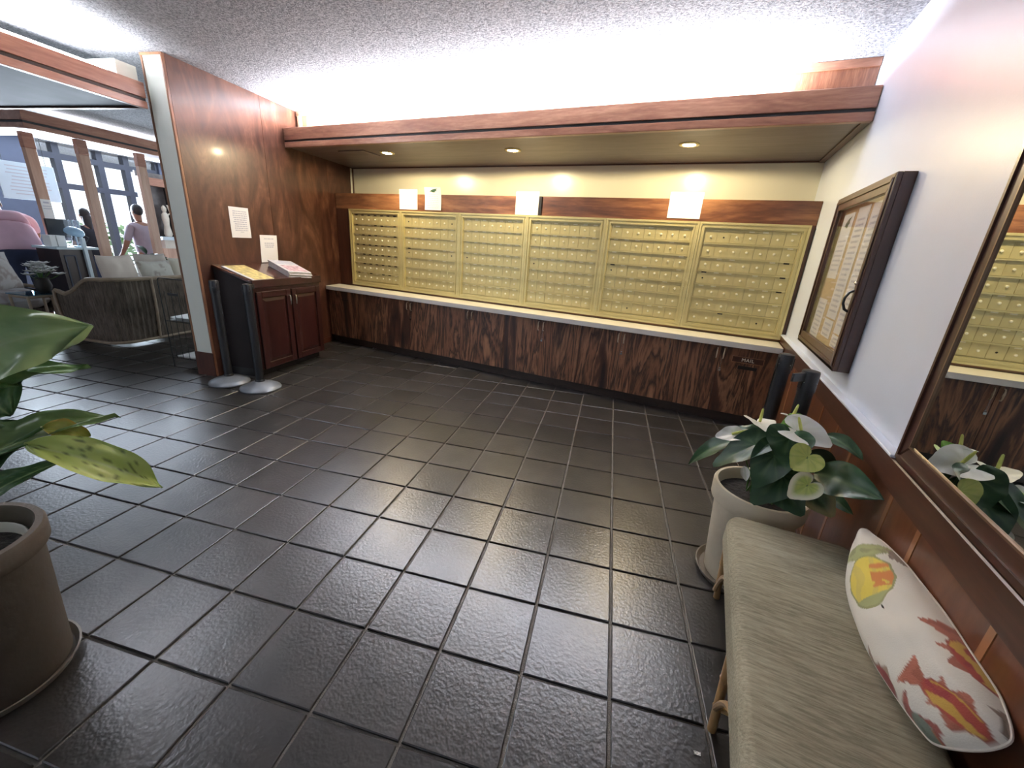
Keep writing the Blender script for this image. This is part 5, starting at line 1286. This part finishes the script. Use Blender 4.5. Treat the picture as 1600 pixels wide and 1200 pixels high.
def person(label, loc, rz, h, shirt, trousers, lean=0.0, arms=((.30, -.05, .95), (.30, -.05, .95)), hairlong=False, fem=False, wide=1.0):
    """local frame: person faces +X, height h; lean bends the trunk forward (radians)"""
    p = thing('person', label, 'person', loc, rz); k = h / 1.75
    hip = Vector((0, 0, .93)); c, s = math.cos(lean), math.sin(lean)
    up = lambda d, y=0.0, f=0.0: hip + Vector((s * d + c * f, y, c * d - s * f))
    J = [hip, up(.18), up(.36), up(.50), up(.57), up(.62, f=.01), up(.74, f=.02), up(.82, f=.01)]
    E_ = [(0, 1), (1, 2), (2, 3), (3, 4), (4, 5), (5, 6), (6, 7)]
    R_ = [(.15, .12), (.135, .11), (.16, .12), (.12, .09), (.055, .055), (.06, .06), (.078, .09), (.06, .065)]
    R_ = [(a * (wide * .9 if i < 4 else 1), b * (wide * .88 if i < 4 else 1)) for i, (a, b) in enumerate(R_)]
    SH = {}
    for q, sy in enumerate((1, -1)):
        sh = up(.50, .19 * wide * sy); i0 = len(J); hx3, hy3, hz3 = arms[q]
        hand = Vector((hx3, (.24 + hy3) * sy, hz3)); elbow = sh.lerp(hand, .52) + Vector((-.05, .05 * sy, -.05))
        wr_2 = elbow.lerp(hand, .85); J += [sh, elbow, wr_2, hand]; E_ += [(3, i0), (i0, i0 + 1), (i0 + 1, i0 + 2), (i0 + 2, i0 + 3)]; R_ += [.06, .045, .030, .026]
        SH[sy] = (sh, elbow, wr_2, hand)
        d = (hand - wr_2).normalized(); sd = d.orthogonal().normalized()
        for f_ in range(5):
            off = sd * ((f_ - 2) * .018); i1 = len(J); ln = (.05, .075, .082, .075, .055)[f_]
            J += [hand + off + d * .03, hand + off * 1.3 + d * (.03 + ln * .55) + Vector((0, 0, -.008)), hand + off * 1.3 + d * (.03 + ln) + Vector((0, 0, -.022))]
            E_ += [(i0 + 3, i1), (i1, i1 + 1), (i1 + 1, i1 + 2)]; R_ += [.010, .009, .008]
    LG = {}
    for sy in (1, -1):
        i0 = len(J); J += [Vector((0, .095 * sy, .86)), Vector((.02, .10 * sy, .48)), Vector((-.01, .10 * sy, .09)), Vector((.13, .11 * sy, .035))]
        E_ += [(0, i0), (i0, i0 + 1), (i0 + 1, i0 + 2), (i0 + 2, i0 + 3)]; R_ += [.095, .060, .042, .036]; LG[sy] = J[i0:i0 + 4]
    body = skinned('body', [v * k for v in J], E_, [(r_ * k if isinstance(r_, float) else (r_[0] * k, r_[1] * k)) for r_ in R_], M['skin'], p)
    # shirt
    g = 1.13; P_ = [up(-.10), up(.18), up(.36), up(.50), up(.56)]; EE = [(0, 1), (1, 2), (2, 3), (3, 4)]; RR = [(.17, .135), (.155, .13), (.175, .135), (.135, .10), (.065, .06)]
    RR = [(a * wide * 1.12, b * wide * 1.15) for a, b in RR]
    for sy in (1, -1):
        i0 = len(P_); sh, el, _, _ = SH[sy]; P_ += [sh, sh.lerp(el, .85)]; EE += [(3, i0), (i0, i0 + 1)]; RR += [(.072, .072), (.060, .060)]
    skinned('shirt', [v * k for v in P_], EE, [(a * k, b * k) for a, b in RR], shirt, p)
    P_ = [Vector((0, 0, .96)), Vector((0, 0, .86))]; EE = [(0, 1)]; RR = [(.18 * wide, .15 * wide), (.17 * wide, .15 * wide)]
    for sy in (1, -1):
        i0 = len(P_); l_ = LG[sy]; P_ += [l_[0] - Vector((0, 0, .05)), l_[1], l_[2]]; EE += [(1, i0), (i0, i0 + 1), (i0 + 1, i0 + 2)]; RR += [(.105, .105), (.078, .078), (.062, .062)]
    skinned('trousers', [v * k for v in P_], EE, [(a * k, b * k) for a, b in RR], trousers, p)
    hp = up(.78, f=-.012) * k; hb = MB().ball((0, 0, 0), (.094 * k, .088 * k, .105 * k), 16, 10, Matrix.Translation(hp) @ Matrix.Rotation(lean, 4, 'Y'))
    if hairlong: hb.ball((0, 0, 0), (.06 * k, .085 * k, .19 * k), 14, 9, Matrix.Translation(hp + Vector((-.05, 0, -.13))) @ Matrix.Rotation(lean, 4, 'Y'))
    part('hair', hb, M['hair'], p, smooth=True)
    fc = up(.73, f=.098) * k
    part('nose', MB().ball(fc, (.016 * k, .012 * k, .022 * k), 8, 6), M['skin'], p, smooth=True)
    for sy in (1, -1):
        e = up(.755, .032 * sy, .088) * k; part('eye', MB().ball(e, .011 * k, 8, 6), M['paper'], p, smooth=True)
        e2 = up(.735, .083 * sy, .0) * k; part('ear', MB().ball(e2, (.018 * k, .008 * k, .03 * k), 8, 6), M['skin'], p, smooth=True)
    m_ = up(.685, 0, .094) * k; part('mouth', MB().box(m_.x - .004, m_.x + .004, -.022 * k, .022 * k, m_.z - .004, m_.z + .004), M['pinkshirt'], p)
    return p
person('person in a pink shirt bending forward over the front desk, back turned', W(-7.64, 3.99), TH + PI * .93, 1.78, M['pinkshirt'], M['navy'], .75, ((.62, -.05, .98), (.55, .0, .98)), wide=1.4)
person('person with dark hair in dark clothes standing by the windows', W(-8.55, 5.42), TH + PI, 1.50, M['darkcloth'], M['navy'], .12, hairlong=True)
person('person in a grey lilac shirt and dark trousers facing the windows', W(-8.15, 5.93), TH + PI * 1.05, 1.62, M['greyshirt'], M['darkcloth'], .05, ((.28, .02, .86), (.25, .05, .86)))

# small scraps on the floor
for px, py, l, s_ in ((587, 545, 'small white paper scrap on the floor by the cupboards', .035), (1089, 1178, 'tiny white paper scrap on the tiles at the lower right', .010)):
    p = onz(px, py, 0); sc = thing('paper_scrap', l, 'scrap', (p.x, p.y, .001), random.random())
    part('paper', MB().grid(5, 4, lambda u, q: ((u - .5) * s_ * 2, (q - .5) * s_, .001 + s_ * .25 * abs(math.sin(u * 5 + q * 3)))), M['paper'], sc)
